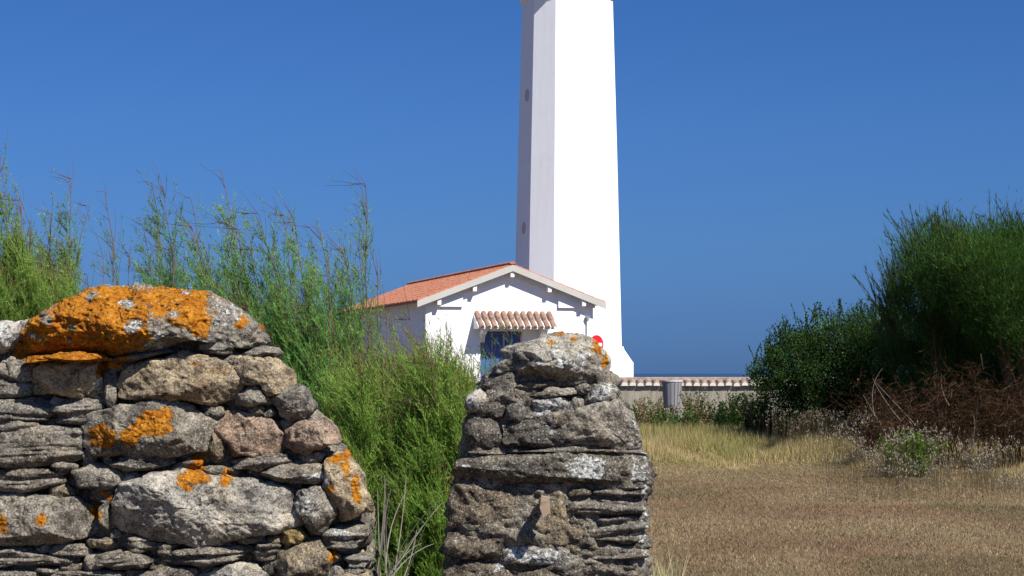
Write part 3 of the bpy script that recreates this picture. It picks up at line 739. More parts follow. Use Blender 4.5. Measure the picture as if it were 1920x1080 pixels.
for uu in (c0 + .22, c1 - .38):
    b = MB(); b.prism([hp(uu, 0, zc - .01), hp(uu, -.45, zc - .01), hp(uu, -.42, zc - .12), hp(uu, -.2, zc - .2), hp(uu, -.1, zc - .42), hp(uu, 0, zc - .46)], U * .16)
    b.obj('corbel', M_WHITE, can)
# blue double door
dr = MB()
dr.box(hp(o0 + .03, .12, .02), U * (o1 - o0 - .06), W * .04, ZZ * (ot - .05))
for k in range(2):
    u0 = o0 + .05 + k * (o1 - o0 - .06) / 2
    for z0, z1 in ((.15, 1.2), (1.35, 2.9)):
        for q in range(4): dr.box(hp(u0 + q * .17, .105, z0), U * .15, W * .014, ZZ * (z1 - z0))
do = dr.obj('door', M_BLUE, house)
b = MB(); b.tube([hp(o0 + .8, .08, 1.25), hp(o0 + .8, .05, 1.25), hp(o0 + .92, .05, 1.25)], .012, 6); b.obj('handle', M_METAL, do)
# gutter hopper and pipe at the right-hand corner
b = MB()
cpt = [hp(GW - .22, -.1, 3.62)]
b.prism([hp(GW - .30, -.14, 3.60), hp(GW - .14, -.14, 3.60), hp(GW - .20, -.12, 3.44), hp(GW - .24, -.12, 3.44)], W * .12)
b.obj('hopper', M_METAL, house)
b = MB(); b.tube([hp(GW - .22, -.05, 3.4), hp(GW - .22, -.05, 0)], .04, 8); b.obj('downpipe', M_WHITE, house)

# ------------------------------------------------------------------ lighthouse
TD = 86.0; TC = np.array([(1063.5 - 960) / FPX * TD, TD, 0]); tpm = FPX / TD
lt = empty('lighthouse', TC, 'tall tapering white lighthouse tower with chamfered corners behind the house', 'lighthouse')
rot = R(14.6)                      # main face normal turned to the right of the camera
tU = np.array([math.cos(rot), math.sin(rot), 0]); tW = np.array([-math.sin(rot), math.cos(rot), 0])
def oct_ring(width, z, cf=.295):
    """square of half side a with chamfered corners"""
    a = width / 2; c_ = width * cf * .715
    pts = [(-a + c_, -a), (a - c_, -a), (a, -a + c_), (a, a - c_), (a - c_, a), (-a + c_, a), (-a, a - c_), (-a, -a + c_)]
    return [TC + tU * x + tW * y + ZZ * z for x, y in pts]
def loft(b, prof, cf=.295):
    V_ = []; 
    for wd, z in prof: V_ += oct_ring(wd, z, cf)
    n = len(prof); F_ = [[i * 8 + j, i * 8 + (j + 1) % 8, (i + 1) * 8 + (j + 1) % 8, (i + 1) * 8 + j] for i in range(n - 1) for j in range(8)]
    F_ += [list(range(8))[::-1], list(range((n - 1) * 8, n * 8))]
    b.add(V_, F_)
def zpy(py): return EYE + (700 - py) / tpm
k_ = 1 / tpm
def wd_at(py):      # tower width in metres (silhouette px -> side)
    sil = np.interp(py, [0, 600], [168, 201]); return sil * k_ * .9
b = MB(); loft(b, [(wd_at(645) , zpy(652)), (wd_at(300), zpy(300)), (wd_at(0) - .02, zpy(-14))]); b.obj('shaft', M_SHAFT, lt)
b = MB(); loft(b, [(wd_at(640) + .92, 0), (wd_at(640) + .92, zpy(681)), (wd_at(640) + .22, zpy(657)), (wd_at(640) + .12, zpy(650))]); b.obj('plinth', M_SHAFT, lt)
b = MB(); loft(b, [(wd_at(0) + .06, zpy(4)), (wd_at(0) + .16, zpy(3)), (wd_at(0) + .3, zpy(-8)), (wd_at(0) + 1.1, zpy(-32)), (wd_at(0) + 1.1, zpy(-45))]); b.obj('cornice', M_SHAFT, lt)
b = MB(); loft(b, [(wd_at(0) + .9, zpy(-45)), (wd_at(0) + .9, zpy(-85)), (wd_at(0) + .95, zpy(-88))]); b.obj('parapet', M_SHAFT, lt)
b = MB(); ztop = zpy(-88)
b.tube([TC + ZZ * ztop, TC + ZZ * (ztop + 1.8)], 1.05, 16); b.obj('lantern', M_GLASS, lt)
b = MB(); b.tube([TC + ZZ * (ztop + 1.8), TC + ZZ * (ztop + 2.0), TC + ZZ * (ztop + 2.4), TC + ZZ * (ztop + 2.8)], [1.3, 1.2, .8, .05], 16); b.obj('lantern_roof', M_RED, lt)
# oval portholes on the left face
for py in (183, 430, 640):
    z = zpy(py); a = wd_at(py) / 2 - .0
    f = MB(); cen = TC - tU * a + tW * (-.25) + ZZ * z
    th = np.linspace(0, 2 * np.pi, 20, endpoint=False)
    f.prism([cen + tW * math.cos(t) * .42 + ZZ * math.sin(t) * .33 - tU * .012 for t in th], tU * .2)
    w_ = f.obj('window', M_SHAFT, lt)
    f = MB(); f.prism([cen + tW * math.cos(t) * .34 + ZZ * math.sin(t) * .28 - tU * .022 for t in th], tU * .1)
    f.obj('pane', mat_plain('rosy_pane', (.55, .42, .42), .6), w_)

# ------------------------------------------------------------------ tile-topped wall
TWD = 60.0
tw = empty('tile_topped_wall', (8, TWD, 0), 'long low grey wall capped with curved terracotta tiles before the sea', 'wall')
xa, xb = (1030 - 960) / FPX * TWD, (1640 - 960) / FPX * TWD
b = MB(); b.box((xa, TWD, -.1), (xb - xa, 0, 0), (0, .5, 0), (0, 0, 1.31)); b.obj('wall_body', M_OLDWALL, tw)
tm = MB(); mm = MB(); pitch = .25; x = xa + .1
while x < xb - .1:
    th = np.linspace(0, np.pi, 8); jz = random.uniform(-.012, .012)
    for y0_, z0_, y1_, z1_, dy in ((TWD - .1, 1.21, TWD + .28, 1.35, 0), (TWD + .62, 1.21, TWD + .24, 1.34, 0)):
        V_ = []
        for yy_, zz_, rr in ((y0_, z0_, .118), (y0_, z0_, .1), (y1_, z1_, .105), (y1_, z1_, .087)):
            V_ += [(x + math.cos(t) * rr, yy_, zz_ + jz + math.sin(t) * rr * 1.1) for t in th]
        F_ = []
        for a in range(7):
            F_ += [[a, a + 1, 16 + a + 1, 16 + a], [a + 1, a, 8 + a, 8 + a + 1], [8 + a + 1, 8 + a, 24 + a, 24 + a + 1], [16 + a, 16 + a + 1, 24 + a + 1, 24 + a]]
        tm.add(V_, F_)
    # pale mortar plug in the tile mouth
    V_ = [(x + math.cos(t) * .098, TWD - .108, 1.212 + jz + math.sin(t) * .112) for t in th]
    mm.prism(V_, (0, .12, 0))
    x += pitch
tm.box((xa, TWD + .02, 1.22), (xb - xa, 0, 0), (0, .46, 0), (0, 0, .08))
tm.tube([(xa, TWD + .26, 1.39), ((xa + xb) / 2, TWD + .26, 1.395), (xb, TWD + .26, 1.39)], .09, 8)
tm.obj('tile_coping', mat_tile('grey_brown_coping_tile', (.19, .13, .10), (.30, .235, .185), (.2, .19, .16)), tw); mm.obj('mortar_plugs', M_MORTAR, tw)

# ------------------------------------------------------------------ slatted litter bin
BD = 52.0; bc = P(1260, 700, BD); bc[2] = 0
bn = empty('litter_bin', bc, 'grey slatted wooden barrel litter bin standing in weeds before the tiled wall', 'bin')
zt = EYE - 15 / FPX * BD; zb_ = zt - .72
for k in range(16):
    t = 2 * math.pi * k / 16; b = MB()
    r0, r1 = .2, .255; wv = .085
    ta = np.array([-math.sin(t), math.cos(t), 0]); ra = np.array([math.cos(t), math.sin(t), 0])
    a = bc + ra * r0 + ZZ * zb_; c_ = bc + ra * r1 + ZZ * zt
    b.box8([a - ta * wv * .42, a + ta * wv * .42, a + ta * wv * .42 + ra * .02, a - ta * wv * .42 + ra * .02, c_ - ta * wv * .55, c_ + ta * wv * .55, c_ + ta * wv * .55 + ra * .02, c_ - ta * wv * .55 + ra * .02])
    b.obj('slat', M_GREYWOOD, bn)
b = MB(); b.tube([bc + ZZ * zb_, bc + ZZ * (zt - .02)], [.2, .26], 16); b.obj('liner', M_DARK, bn)
b = MB(); b.tube([bc + ZZ * (zt - .01), bc + ZZ * (zt + .03)], [.29, .29], 20); b.obj('rim', mat_plain('pale_wood_lid', (.5, .46, .45), .7), bn)
b = MB(); b.tube([bc, bc + ZZ * zb_], .05, 8); b.obj('post', M_GREYWOOD, bn)

# ------------------------------------------------------------------ no-entry sign
sc_ = P(1119, 646, 64.5); sg = empty('no_entry_sign', (sc_[0], sc_[1], 0), 'round red no entry road sign with white bar at the house corner', 'sign')
yaw = R(42); sa = np.array([math.cos(yaw), math.sin(yaw), 0]); sb = np.array([math.sin(yaw), -math.cos(yaw), 0])
def disc(r, off, th_, n=32):
    c_ = sc_ + sb * off
    return [c_ + sa * r * math.cos(t) + ZZ * r * math.sin(t) for t in np.linspace(0, 2 * np.pi, n, endpoint=False)], -sb * th_
b = MB(); q, e = disc(.32, 0, .02); b.prism(q, e); face = b.obj('sign_face', M_RED, sg)
b = MB(); b.box(sc_ + sb * .004 - sa * .24 - ZZ * .055, sa * .48, sb * .003, ZZ * .11); b.obj('white_bar', M_SIGNWHITE, face)
b = MB(); b.tube([(sc_[0] - sb[0] * .05, sc_[1] - sb[1] * .05, 0), (sc_[0] - sb[0] * .05, sc_[1] - sb[1] * .05, sc_[2] + .3)], .03, 8); b.obj('post', M_METAL, sg)

# ------------------------------------------------------------------ plants
def blades(base, dirn, length, width, col, tipcol=None, bend=None, r=rng):
    """one triangle (or bent pair) per blade -> V, F, col"""
    n = len(base); dirn = dirn / (np.linalg.norm(dirn, axis=1)[:, None] + 1e-9)
    rv = r.standard_normal((n, 3)); sd2 = np.cross(dirn, rv); sd2 /= np.linalg.norm(sd2, axis=1)[:, None] + 1e-9
    w = (sd2 * np.asarray(width).reshape(-1, 1)) * .5
    L = np.asarray(length).reshape(-1, 1)
    if bend is None:
        V = np.stack([base - w, base + w, base + dirn * L], 1).reshape(-1, 3); k = 3
        F = np.arange(3 * n).reshape(n, 3)
    else:
        mid = base + dirn * L * .55; tip = base + dirn * L + bend
        V = np.stack([base - w, base + w, mid + w * .8, mid - w * .8, tip], 1).reshape(-1, 3); k = 5
        F = None
        i = np.arange(n)[:, None] * 5
        F = np.concatenate([np.concatenate([i, i + 1, i + 2], 1), np.concatenate([i, i + 2, i + 3], 1), np.concatenate([i + 3, i + 2, i + 4], 1)])
    c = np.repeat(col, k, 0)
    if tipcol is not None:
        c = c.reshape(n, k, 3); c[:, -1] = tipcol; c = c.reshape(-1, 3)
    return V, F, c

def diamonds(ctr, axis, length, width, col, r=rng):
    n = len(ctr); axis = axis / (np.linalg.norm(axis, axis=1)[:, None] + 1e-9)
    s = np.cross(axis, r.standard_normal((n, 3))); s /= np.linalg.norm(s, axis=1)[:, None] + 1e-9
    L = np.asarray(length).reshape(-1, 1) / 2; w = np.asarray(width).reshape(-1, 1) / 2
    V = np.stack([ctr - axis * L, ctr + s * w, ctr + axis * L, ctr - s * w], 1).reshape(-1, 3)
    return V, np.arange(4 * n).reshape(n, 4), np.repeat(col, 4, 0)

def tubes_fast(polys, rads, cols, k=4):
    """polys (n,m,3), rads (n,m), cols (n,3)"""
    polys = np.asarray(polys); n, m, _ = polys.shape
    t = np.gradient(polys, axis=1); t /= np.linalg.norm(t, axis=2)[..., None] + 1e-9
    a = np.cross(t, np.array([.3, .9, .15])); a /= np.linalg.norm(a, axis=2)[..., None] + 1e-9; b_ = np.cross(t, a)
    th = np.linspace(0, 2 * np.pi, k, endpoint=False)
    V = polys[:, :, None] + rads[:, :, None, None] * (a[:, :, None] * np.cos(th)[None, None, :, None] + b_[:, :, None] * np.sin(th)[None, None, :, None])
    base = (np.arange(n) * m * k)[:, None, None]; i = (np.arange(m - 1) * k)[None, :, None]; j = np.arange(k)[None, None]; j2 = (j + 1) % k
    F = np.stack([base + i + j, base + i + j2, base + i + k + j2, base + i + k + j], -1).reshape(-1, 4)
    return V.reshape(-1, 3), F, np.repeat(cols, m * k, 0)

def curve_pts(p0, d0, L, up, droop, m=7):
    """vectorised twigs: start p0, direction d0, length L, bending towards 'up' vector then droop"""
    s = np.linspace(0, 1, m)[None, :, None]
    return p0[:, None] + d0[:, None] * L[:, None, None] * s + up[:, None] * (L[:, None, None] * s ** 2) + droop[:, None] * (L[:, None, None] * s ** 3)

def merge(parts):
    Vs, Fs, Cs = [], [], []; n = 0
    for V, F, c in parts:
        Vs.append(V); Fs.append(F + n); Cs.append(c); n += len(V)
    return np.concatenate(Vs), Fs, np.concatenate(Cs)

def sub(polys, tpos, who):
    """points and tangents at parameter tpos (0..1) along polyline who"""
    m = polys.shape[1]; f = tpos * (m - 1); i = np.clip(f.astype(int), 0, m - 2); fr = (f - i)[:, None]
    a = polys[who, i]; b_ = polys[who, i + 1]
    t = b_ - a; t /= np.linalg.norm(t, axis=1)[:, None] + 1e-9
    return a * (1 - fr) + b_ * fr, t

def norm(v): return v / (np.linalg.norm(v, axis=1)[:, None] + 1e-9)

def tamarisk(name, label, d, stems, group, root_px, green=(.055, .125, .022), red=.35, density=1.0, leafstart=.22, rootspread=.35, seed=1, dead=0, topbare=True):
    """stems: list of (tip px, tip py, lean px, hook px, leafiness); all rooted on the ground near root_px"""
    r = np.random.default_rng(seed)
    n = len(stems); m = 26; m2 = 30
    root = np.array([(root_px - 960) / FPX * d, d, 0])
    polys = np.zeros((n, m2, 3))
    sh = empty(name, root, label, 'shrub', group)
    for i, (tx, ty, lean, hook, leafy) in enumerate(stems):
        dd = d + r.uniform(-.35, .35)
        tip = P(tx, ty, dd); b0 = root + np.array([r.uniform(-1, 1) * rootspread, r.uniform(-.3, .3), 0])
        # mid control lies below the tip, displaced by lean
        ctl = P(tx + lean, ty + 330, dd); ctl[1] = dd
        s = np.linspace(0, 1, m)[:, None]
        pp = (1 - s) ** 2 * b0 + 2 * s * (1 - s) * (ctl * 1.0) + s ** 2 * tip
        pp += (fbm(np.concatenate([s * 6 + i * 7.7, s * 0 + i, s * 0], 1), 2, seed)[:, None] * np.array([.012, .02, 0])) * np.clip(s * 3, 0, 1)
        ho = hook / FPX * d; e_ = np.linspace(.25, 1, 4)[:, None]
        polys[i] = np.concatenate([pp, pp[-1] + np.array([-1, 0, 0]) * ho * (.25 * e_ + .75 * e_ ** 2) + np.array([0, 0, 1]) * ho * (.45 * e_ - .4 * e_ ** 2)])
    leaf = np.array([s_[4] for s_ in stems])
    sr = np.linspace(1, .14, m2)[None] * r.uniform(.0032, .0052, n)[:, None]
    browns = np.array([[.15, .075, .06], [.11, .06, .045], [.19, .08, .07]])
    c0_ = browns[r.integers(0, 3, n)] * np.where(leaf > .7, .75, 1)[:, None]
    woodparts = [tubes_fast(polys, sr, c0_, 5)]
    leaves = []
    length = np.linalg.norm(np.diff(polys, axis=1), axis=2).sum(1)
    # secondary twigs
    n2 = int(54 * density); who = np.repeat(np.arange(n), n2)
    t2 = r.uniform(.3, .985, len(who)) ** .9
    kp = (leaf[who] > .7) | (r.random(len(who)) < np.where(t2 > .88, .5, .45 + 1.1 * leaf[who])); who = who[kp]; t2 = t2[kp]
    ts_ = np.where(t2 > .955, .862 + (t2 - .955) * 4.2, t2 * .862 / .955); p, tg = sub(polys, np.clip(ts_, 0, .99), who)
    az = r.uniform(0, 2 * np.pi, len(who)); side = np.stack([np.cos(az), np.sin(az), np.zeros(len(who))], 1)
    side = norm(side - tg * (side * tg).sum(1)[:, None])
    ang = r.uniform(.18, .55, len(who))[:, None]
    d0 = norm(tg * np.cos(ang) + side * np.sin(ang))
    hi = (t2 > .80) & (leaf[who] < .7) & (r.random(len(who)) < .55)
    d0[hi] = norm(tg[hi] * .55 + np.stack([-r.uniform(.3, 1.0, hi.sum()), r.normal(0, .3, hi.sum()), r.uniform(-.1, .3, hi.sum())], 1))
    L2 = (.07 + .20 * (1 - t2) ** .8 + .04 * r.random(len(who))) * r.uniform(.6, 1.2, len(who)) * (length[who] / 2.1) ** .3
    L2[hi] *= .55
    up = np.tile([[-.03, 0, .28]], (len(who), 1)); dr_ = np.stack([-r.uniform(0, .35, len(who)), r.uniform(-.1, .1, len(who)), -r.uniform(0, .22, len(who))], 1)
    tw = curve_pts(p, d0, L2, up, dr_, 8)
        # how leafy a twig is: depends on its height along the stem
    lf = np.clip((.925 - t2) / .15, .0, 1) * leaf[who] ** .75
    gm_ = lf[:, None] ** .5; tc_ = (browns * .95)[r.integers(0, 3, len(who))] * (1 - gm_) + np.array(green)[None] * .9 * gm_
    woodparts.append(tubes_fast(tw, np.linspace(1, .35, 8)[None] * np.full((len(who), 1), .0011), tc_, 3))
    # tertiary sprays
    n3 = 22; who3 = np.repeat(np.arange(len(who)), n3)
    keep = r.random(len(who3)) < (lf[who3] * .98 + .015); who3 = who3[keep]
    t3 = r.uniform(.1, 1, len(who3)); p3, tg3 = sub(tw, t3, who3)
    sd3 = norm(r.standard_normal((len(who3), 3)) * [1, 1, .6]); d3 = norm(tg3 + sd3 * .62 + [0, 0, .2])
    L3 = r.uniform(.018, .055, len(who3)) * (.6 + .6 * lf[who3])
    tw3 = curve_pts(p3, d3, L3, np.tile([[0, 0, .2]], (len(who3), 1)), r.standard_normal((len(who3), 3)) * .1, 4)
    g = np.array(green)
    hz = tw3[:, 0, 2]
    cl = fbm(p3 * 5, 2, seed + 3)
    def colr(k, c_): 
        cc = g[None] * (1 + .38 * r.standard_normal(k)[:, None] * .6 + .35 * c_[:, None])
        cc = cc * np.array([1, 1, 1])[None] + np.array([.022, .008, 0])[None] * r.random(k)[:, None]
        return np.clip(cc, .006, .5)
    rr = np.clip(np.linspace(1, .5, 4), 0, 1)[None] * np.full((len(who3), 1), .0008)
    leaves.append(tubes_fast(tw3, rr, colr(len(who3), cl), 3))
    # needles
    n4 = 8; who4 = np.repeat(np.arange(len(who3)), n4); t4 = r.uniform(.05, 1, len(who4)); p4, tg4 = sub(tw3, t4, who4)
    d4 = norm(tg4 + norm(r.standard_normal((len(who4), 3))) * .85)
    col4 = colr(len(who4), cl[who4])
    redmask = (r.random(len(who4)) < red * np.clip((t2[who3[who4]] - .4) * 2.2, 0, 1)); col4[redmask] = np.array([.24, .125, .06]) * r.uniform(.7, 1.2, (redmask.sum(), 1))
    leaves.append(blades(p4, d4, r.uniform(.007, .017, len(p4)), r.uniform(.0014, .0026, len(p4)), col4, r=r))
    V, Fs, c = merge(woodparts)
    mesh_obj('branches', V, np.concatenate(Fs), M_BARK, sh, attrs={'col': c})
    # tubes give quads, needles triangles
    V, Fs, c = merge(leaves)
    F = np.concatenate([np.concatenate([Fs[0][:, [0, 1, 2]], Fs[0][:, [0, 2, 3]]]), Fs[1]])
    mesh_obj('foliage', V, F, M_FEATHER, sh, attrs={'col': c})
    return sh

GT = 'tamarisk shrubs behind the stone walls'
def rnd_stems(n, x0, x1, y0, y1, seed, lean=(20, 90), hook=(5, 30), leafy=(.8, 1.0), yf=None):
    r = random.Random(seed); out = []
    for i in range(n):
        x = r.uniform(x0, x1); y = yf(x) + r.uniform(y0, y1) if yf else r.uniform(y0, y1)
        out.append((x, y, r.uniform(*lean), r.uniform(*hook), r.uniform(*leafy)))
    return out
tamarisk('tamarisk_shrub', 'bushy green tamarisk with bare pink tips at the left edge, behind the lichen boulder', 7.6,
         [(8, 295, 8, 8, .45), (-30, 330, 20, 14, .5), (46, 378, 25, 14, .5), (143, 338, -30, 30, .4), (166, 388, -45, 22, .4), (96, 402, 10, 10, .55), (62, 420, 10, 15, .6), (22, 402, 10, 10, .6), (-25, 380, 10, 14, .6), (128, 470, 0, 16, .7)]
         + rnd_stems(46, -90, 128, -10, 70, 2, (-25, 25), (5, 20), (.85, 1), lambda x: 455 + .15 * abs(x - 40)) + rnd_stems(20, -100, 140, 540, 620, 12, (-25, 25), (5, 20), (.9, 1)), GT, 40, green=(.25, .46, .09), seed=11, rootspread=.3, density=1.25)
tamarisk('tamarisk_shrub', 'sparse bare tamarisk shoots bending left above the lichen boulder', 7.2,
         [(195, 360, 35, 18, .06), (192, 482, 12, 12, .1), (215, 450, 20, 8, .08), (246, 476, 10, 8, .08), (284, 344, 48, 30, .35), (312, 352, 45, 18, .6), (268, 422, 60, 22, .5), (300, 470, 60, 22, .7), (330, 480, 20, 10, .6), (158, 515, 8, 6, .1), (345, 500, 20, 14, .8), (290, 510, 50, 18, .8), (320, 520, 30, 10, .8), (325, 470, 20, 12, .8)],
         GT, 300, green=(.16, .34, .12), seed=21, red=.25, rootspread=.25)
tamarisk('tamarisk_shrub', 'large tamarisk with tall tips curling left, between the boulder and the house', 6.6,
         [(358, 372, 90, 10, .18), (412, 320, 65, 18, .22), (358, 425, 100, 26, .3), (372, 455, 90, 26, .35), (425, 420, 80, 22, .5), (440, 430, 60, 10, .5), (492, 404, 80, 26, .4), (536, 405, 40, 2, .35), (556, 418, 45, 10, .4), (598, 430, 75, 34, .22), (585, 465, 60, 12, .4), (610, 470, 40, 16, .4),
          (682, 345, 20, 10, .1), (664, 455, 55, 8, .2), (645, 470, 50, 14, .4), (470, 470, 60, 22, .6), (450, 500, 50, 16, .7), (520, 480, 40, 12, .7), (395, 500, 50, 20, .6), (380, 520, 50, 20, .8), (640, 520, 30, 14, .8), (655, 560, 30, 10, .7), (700, 560, 10, 8, .3), (704, 490, 5, 4, .1)]
         + rnd_stems(22, 400, 600, 0, 100, 5, (10, 60), (4, 20), (.75, .95), lambda x: 535 + .2 * (x - 400)) + rnd_stems(24, 480, 665, 610, 710, 9, (-10, 40), (4, 20), (.95, 1)), GT, 570, green=(.21, .45, .115), seed=31, rootspread=.35, density=1.25)
tamarisk('tamarisk_shrub', 'dense low tamarisk with reddish tips filling the gap between the two stone walls', 6.0,
         rnd_stems(60, 655, 885, -20, 50, 3, (-25, 25), (-6, 12), (.9, 1), lambda x: 688 + .0012 * (x - 760) ** 2) + rnd_stems(60, 650, 885, 740, 930, 6, (-30, 30), (-8, 12), (.95, 1))
         + [(722, 598, 6, 4, .12), (738, 580, -5, 6, .1), (765, 600, 10, 8, .15)], GT, 760, green=(.26, .46, .085), seed=41, red=.3, rootspread=.32, density=1.15)
tamarisk('tamarisk_shrub', 'thin wispy tamarisk shoots in front of the blue door and white gable', 9.0,
         [(836, 590, -10, 8, .12), (845, 610, 10, 6, .3), (815, 650, 15, 8, .45), (826, 640, -10, 6, .35), (866, 640, -12, 6, .3), (880, 650, 4, 6, .35), (856, 660, 4, 6, .5), (902, 650, -10, 6, .45), (800, 660, 8, 6, .5), (925, 640, -10, 6, .5), (940, 626, 8, 4, .6), (960, 622, 5, 4, .55), (978, 630, 5, 4, .5), (950, 650, 5, 4, .6), (890, 670, 4, 4, .6), (835, 670, 4, 4, .7), (810, 690, 4, 4, .8), (870, 690, 4, 4, .7)],
         GT, 880, green=(.17, .31, .08), seed=51, red=.1, rootspread=.3, density=.8)

# dead branches at the foot of the gap
db = MB(); rd = random.Random(4)
dbo = empty('dead_branch_bundle', P(740, 700, 5.4) * [1, 1, 0], 'bare grey dead branches fanning out in the gap between the walls', 'branches')
for i in range(17):
    a = P(rd.uniform(685, 745), 1120 + rd.uniform(0, 60), 5.4 + rd.uniform(-.1, .1)); bb = P(rd.uniform(700, 830), rd.uniform(880, 1035), 5.4 + rd.uniform(-.15, .15))
    mid = (a + bb) / 2 + np.array([rd.uniform(-.06, .03), 0, rd.uniform(-.02, .08)])
    s = np.linspace(0, 1, 9)[:, None]; pts = (1 - s) ** 2 * a + 2 * s * (1 - s) * mid + s ** 2 * bb
    db.tube(pts, np.linspace(rd.uniform(.0018, .0032), .0007, 9), 5)
a = P(690, 1120, 5.4); 
for i in range(8):
    a = P(rd.uniform(690, 760), 1130, 5.4); g0 = a * [1, 1, 0] + [0, 0, .0]
    db.tube([g0, (a + g0) / 2 + [.03, 0, 0], a], [.012, .01, .007], 5)
db.obj('branches', mat_plain('dead_grey_bark', (.2, .175, .15), .9), dbo)

# ---- hedge in front of the house
def leaf_cloud(name, label, cat, blobs, n, leaf, green, seed, trunk=True, shoots=(), shootcol=None, blade=False, group=None, part='foliage', inner=.55, jitter=.25, up=.6, per=70, brown=0):
    """blobs: (centre xyz, radii xyz); leaves fill the shell of every blob, uneven and clumped"""
    r = np.random.default_rng(seed); parts = []
    base = np.array([np.mean([b_[0][0] for b_ in blobs]), np.mean([b_[0][1] for b_ in blobs]), 0])
    o = empty(name, base, label, cat, group)
    vol = np.array([b_[1][0] * b_[1][2] for b_ in blobs]); cnt = (n * vol / vol.sum()).astype(int)
    for (c_, rad), k in zip(blobs, cnt):
        ncl = max(6, k // per)
        dv = norm(r.standard_normal((ncl, 3))); rr = r.uniform(inner, 1.05, ncl)[:, None]
        cc = np.array(c_) + dv * rr * np.array(rad)
        wh = r.integers(0, ncl, k); off = r.standard_normal((k, 3)) * jitter * np.mean(rad) * .45
        pos = cc[wh] + off; pos[:, 2] = np.maximum(pos[:, 2], .03)
        out = norm(pos - np.array(c_)); 
        ax = norm(out * .8 + np.array([0, 0, up]) + r.standard_normal((k, 3)) * .45)
        tone = (1 + .35 * r.standard_normal(ncl))[wh][:, None] * r.uniform(.7, 1.35, (k, 1))
        cl = np.clip(np.array(green)[None] * tone, .004, .4); bm = r.random(k) < brown; cl[bm] = np.array([.075, .055, .028]) * r.uniform(.6, 1.2, (bm.sum(), 1))
        if blade: parts.append(blades(pos, ax, r.uniform(.7, 1.3, k) * leaf[0], r.uniform(.7, 1.3, k) * leaf[1], cl, r=r))
        else: parts.append(diamonds(pos, ax, r.uniform(.7, 1.3, k) * leaf[0], r.uniform(.7, 1.3, k) * leaf[1], cl, r=r))
    V, Fs, c = merge(parts); mesh_obj(part, V, np.concatenate(Fs), M_LEAF, o, attrs={'col': c})
    if trunk:
        b_ = MB(); rn = random.Random(seed)
        for (c_, rad) in blobs:
            for q in range(3):
                g0 = base + [rn.uniform(-.3, .3), rn.uniform(-.2, .2), -.02]; tip = np.array(c_) + np.array([rn.uniform(-.6, .6) * rad[0], rn.uniform(-.5, .5) * rad[1], rn.uniform(0, .7) * rad[2]])
                md = (g0 + tip) / 2 + [rn.uniform(-.2, .2), 0, .1]
                s = np.linspace(0, 1, 8)[:, None]; pts = (1 - s) ** 2 * g0 + 2 * s * (1 - s) * md + s ** 2 * tip
                b_.tube(pts, np.linspace(.06, .012, 8), 5)
        b_.obj('trunk', M_TRUNK, o)
    return o
M_TRUNK = mat_plain('shrub_bark', (.09, .065, .045), .9, .1)

hd = 61.0
def B(px, py, d, rx, ry, rz):       # blob from pixel centre and pixel radii, ry in metres
    c_ = P(px, py, d); return (c_, (rx / FPX * d, ry, rz / FPX * d))
leaf_cloud('hedge', 'low flat-topped green hedge along the foot of the white house', 'hedge', [B(x, 752, hd, 34, .5, 40) for x in range(560, 1040, 42)], 24000, (.09, .035), (.05, .09, .018), 61, inner=.2, jitter=.9, trunk=False)

# ---- right-hand trees and bushes
def tam_tree(name, label, d, blobs, n, seed, green, group, leaf=(.11, .010)):
    o = leaf_cloud(name, label, 'tree', blobs, n, leaf, green, seed, blade=True, group=group, part='crown', inner=.4, jitter=.36, up=.9, per=260, brown=.08)
    return o
GR = 'dark tamarisk trees on the right'
tam_tree('tamarisk_tree', 'big feathery dark green tamarisk tree cut off by the right edge', 36,
         [B(1872, 500, 35.6, 90, 1.8, 84), B(1905, 580, 35.6, 100, 1.8, 70), B(1950, 490, 36, 90, 1.8, 88), B(1850, 680, 38, 120, 1, 90), B(1990, 620, 36, 110, 1.8, 120), B(1910, 780, 38, 110, 1, 90), B(2060, 580, 37, 130, 1.6, 140)], 230000, 71, (.05, .108, .022), GR)
tam_tree('tamarisk_tree', 'rounded feathery tamarisk tree left of the bigger one, above the leafy bush', 38,
         [B(1752, 495, 37.6, 66, 1.7, 74), B(1742, 560, 37.6, 70, 1.6, 60), B(1790, 530, 38, 74, 1.7, 90), B(1740, 655, 40, 80, .9, 76), B(1800, 650, 40, 80, .9, 90), B(1770, 740, 40, 90, .9, 80)], 150000, 72, (.048, .105, .026), GR)
leaf_cloud('leafy_bush', 'broad dark small-leaved bush sloping down towards the tiled wall', 'bush',
           [B(1580, 648, 42, 90, 1.6, 62), B(1500, 670, 42, 66, 1.5, 56), B(1660, 640, 41.5, 80, 1.6, 58), B(1450, 694, 42, 40, .9, 36), B(1520, 740, 42, 90, 1.0, 50), B(1620, 730, 42, 110, 1.1, 70)], 80000, (.055, .03), (.045, .09, .024), 73, inner=.4, jitter=.3, per=160, brown=.05)
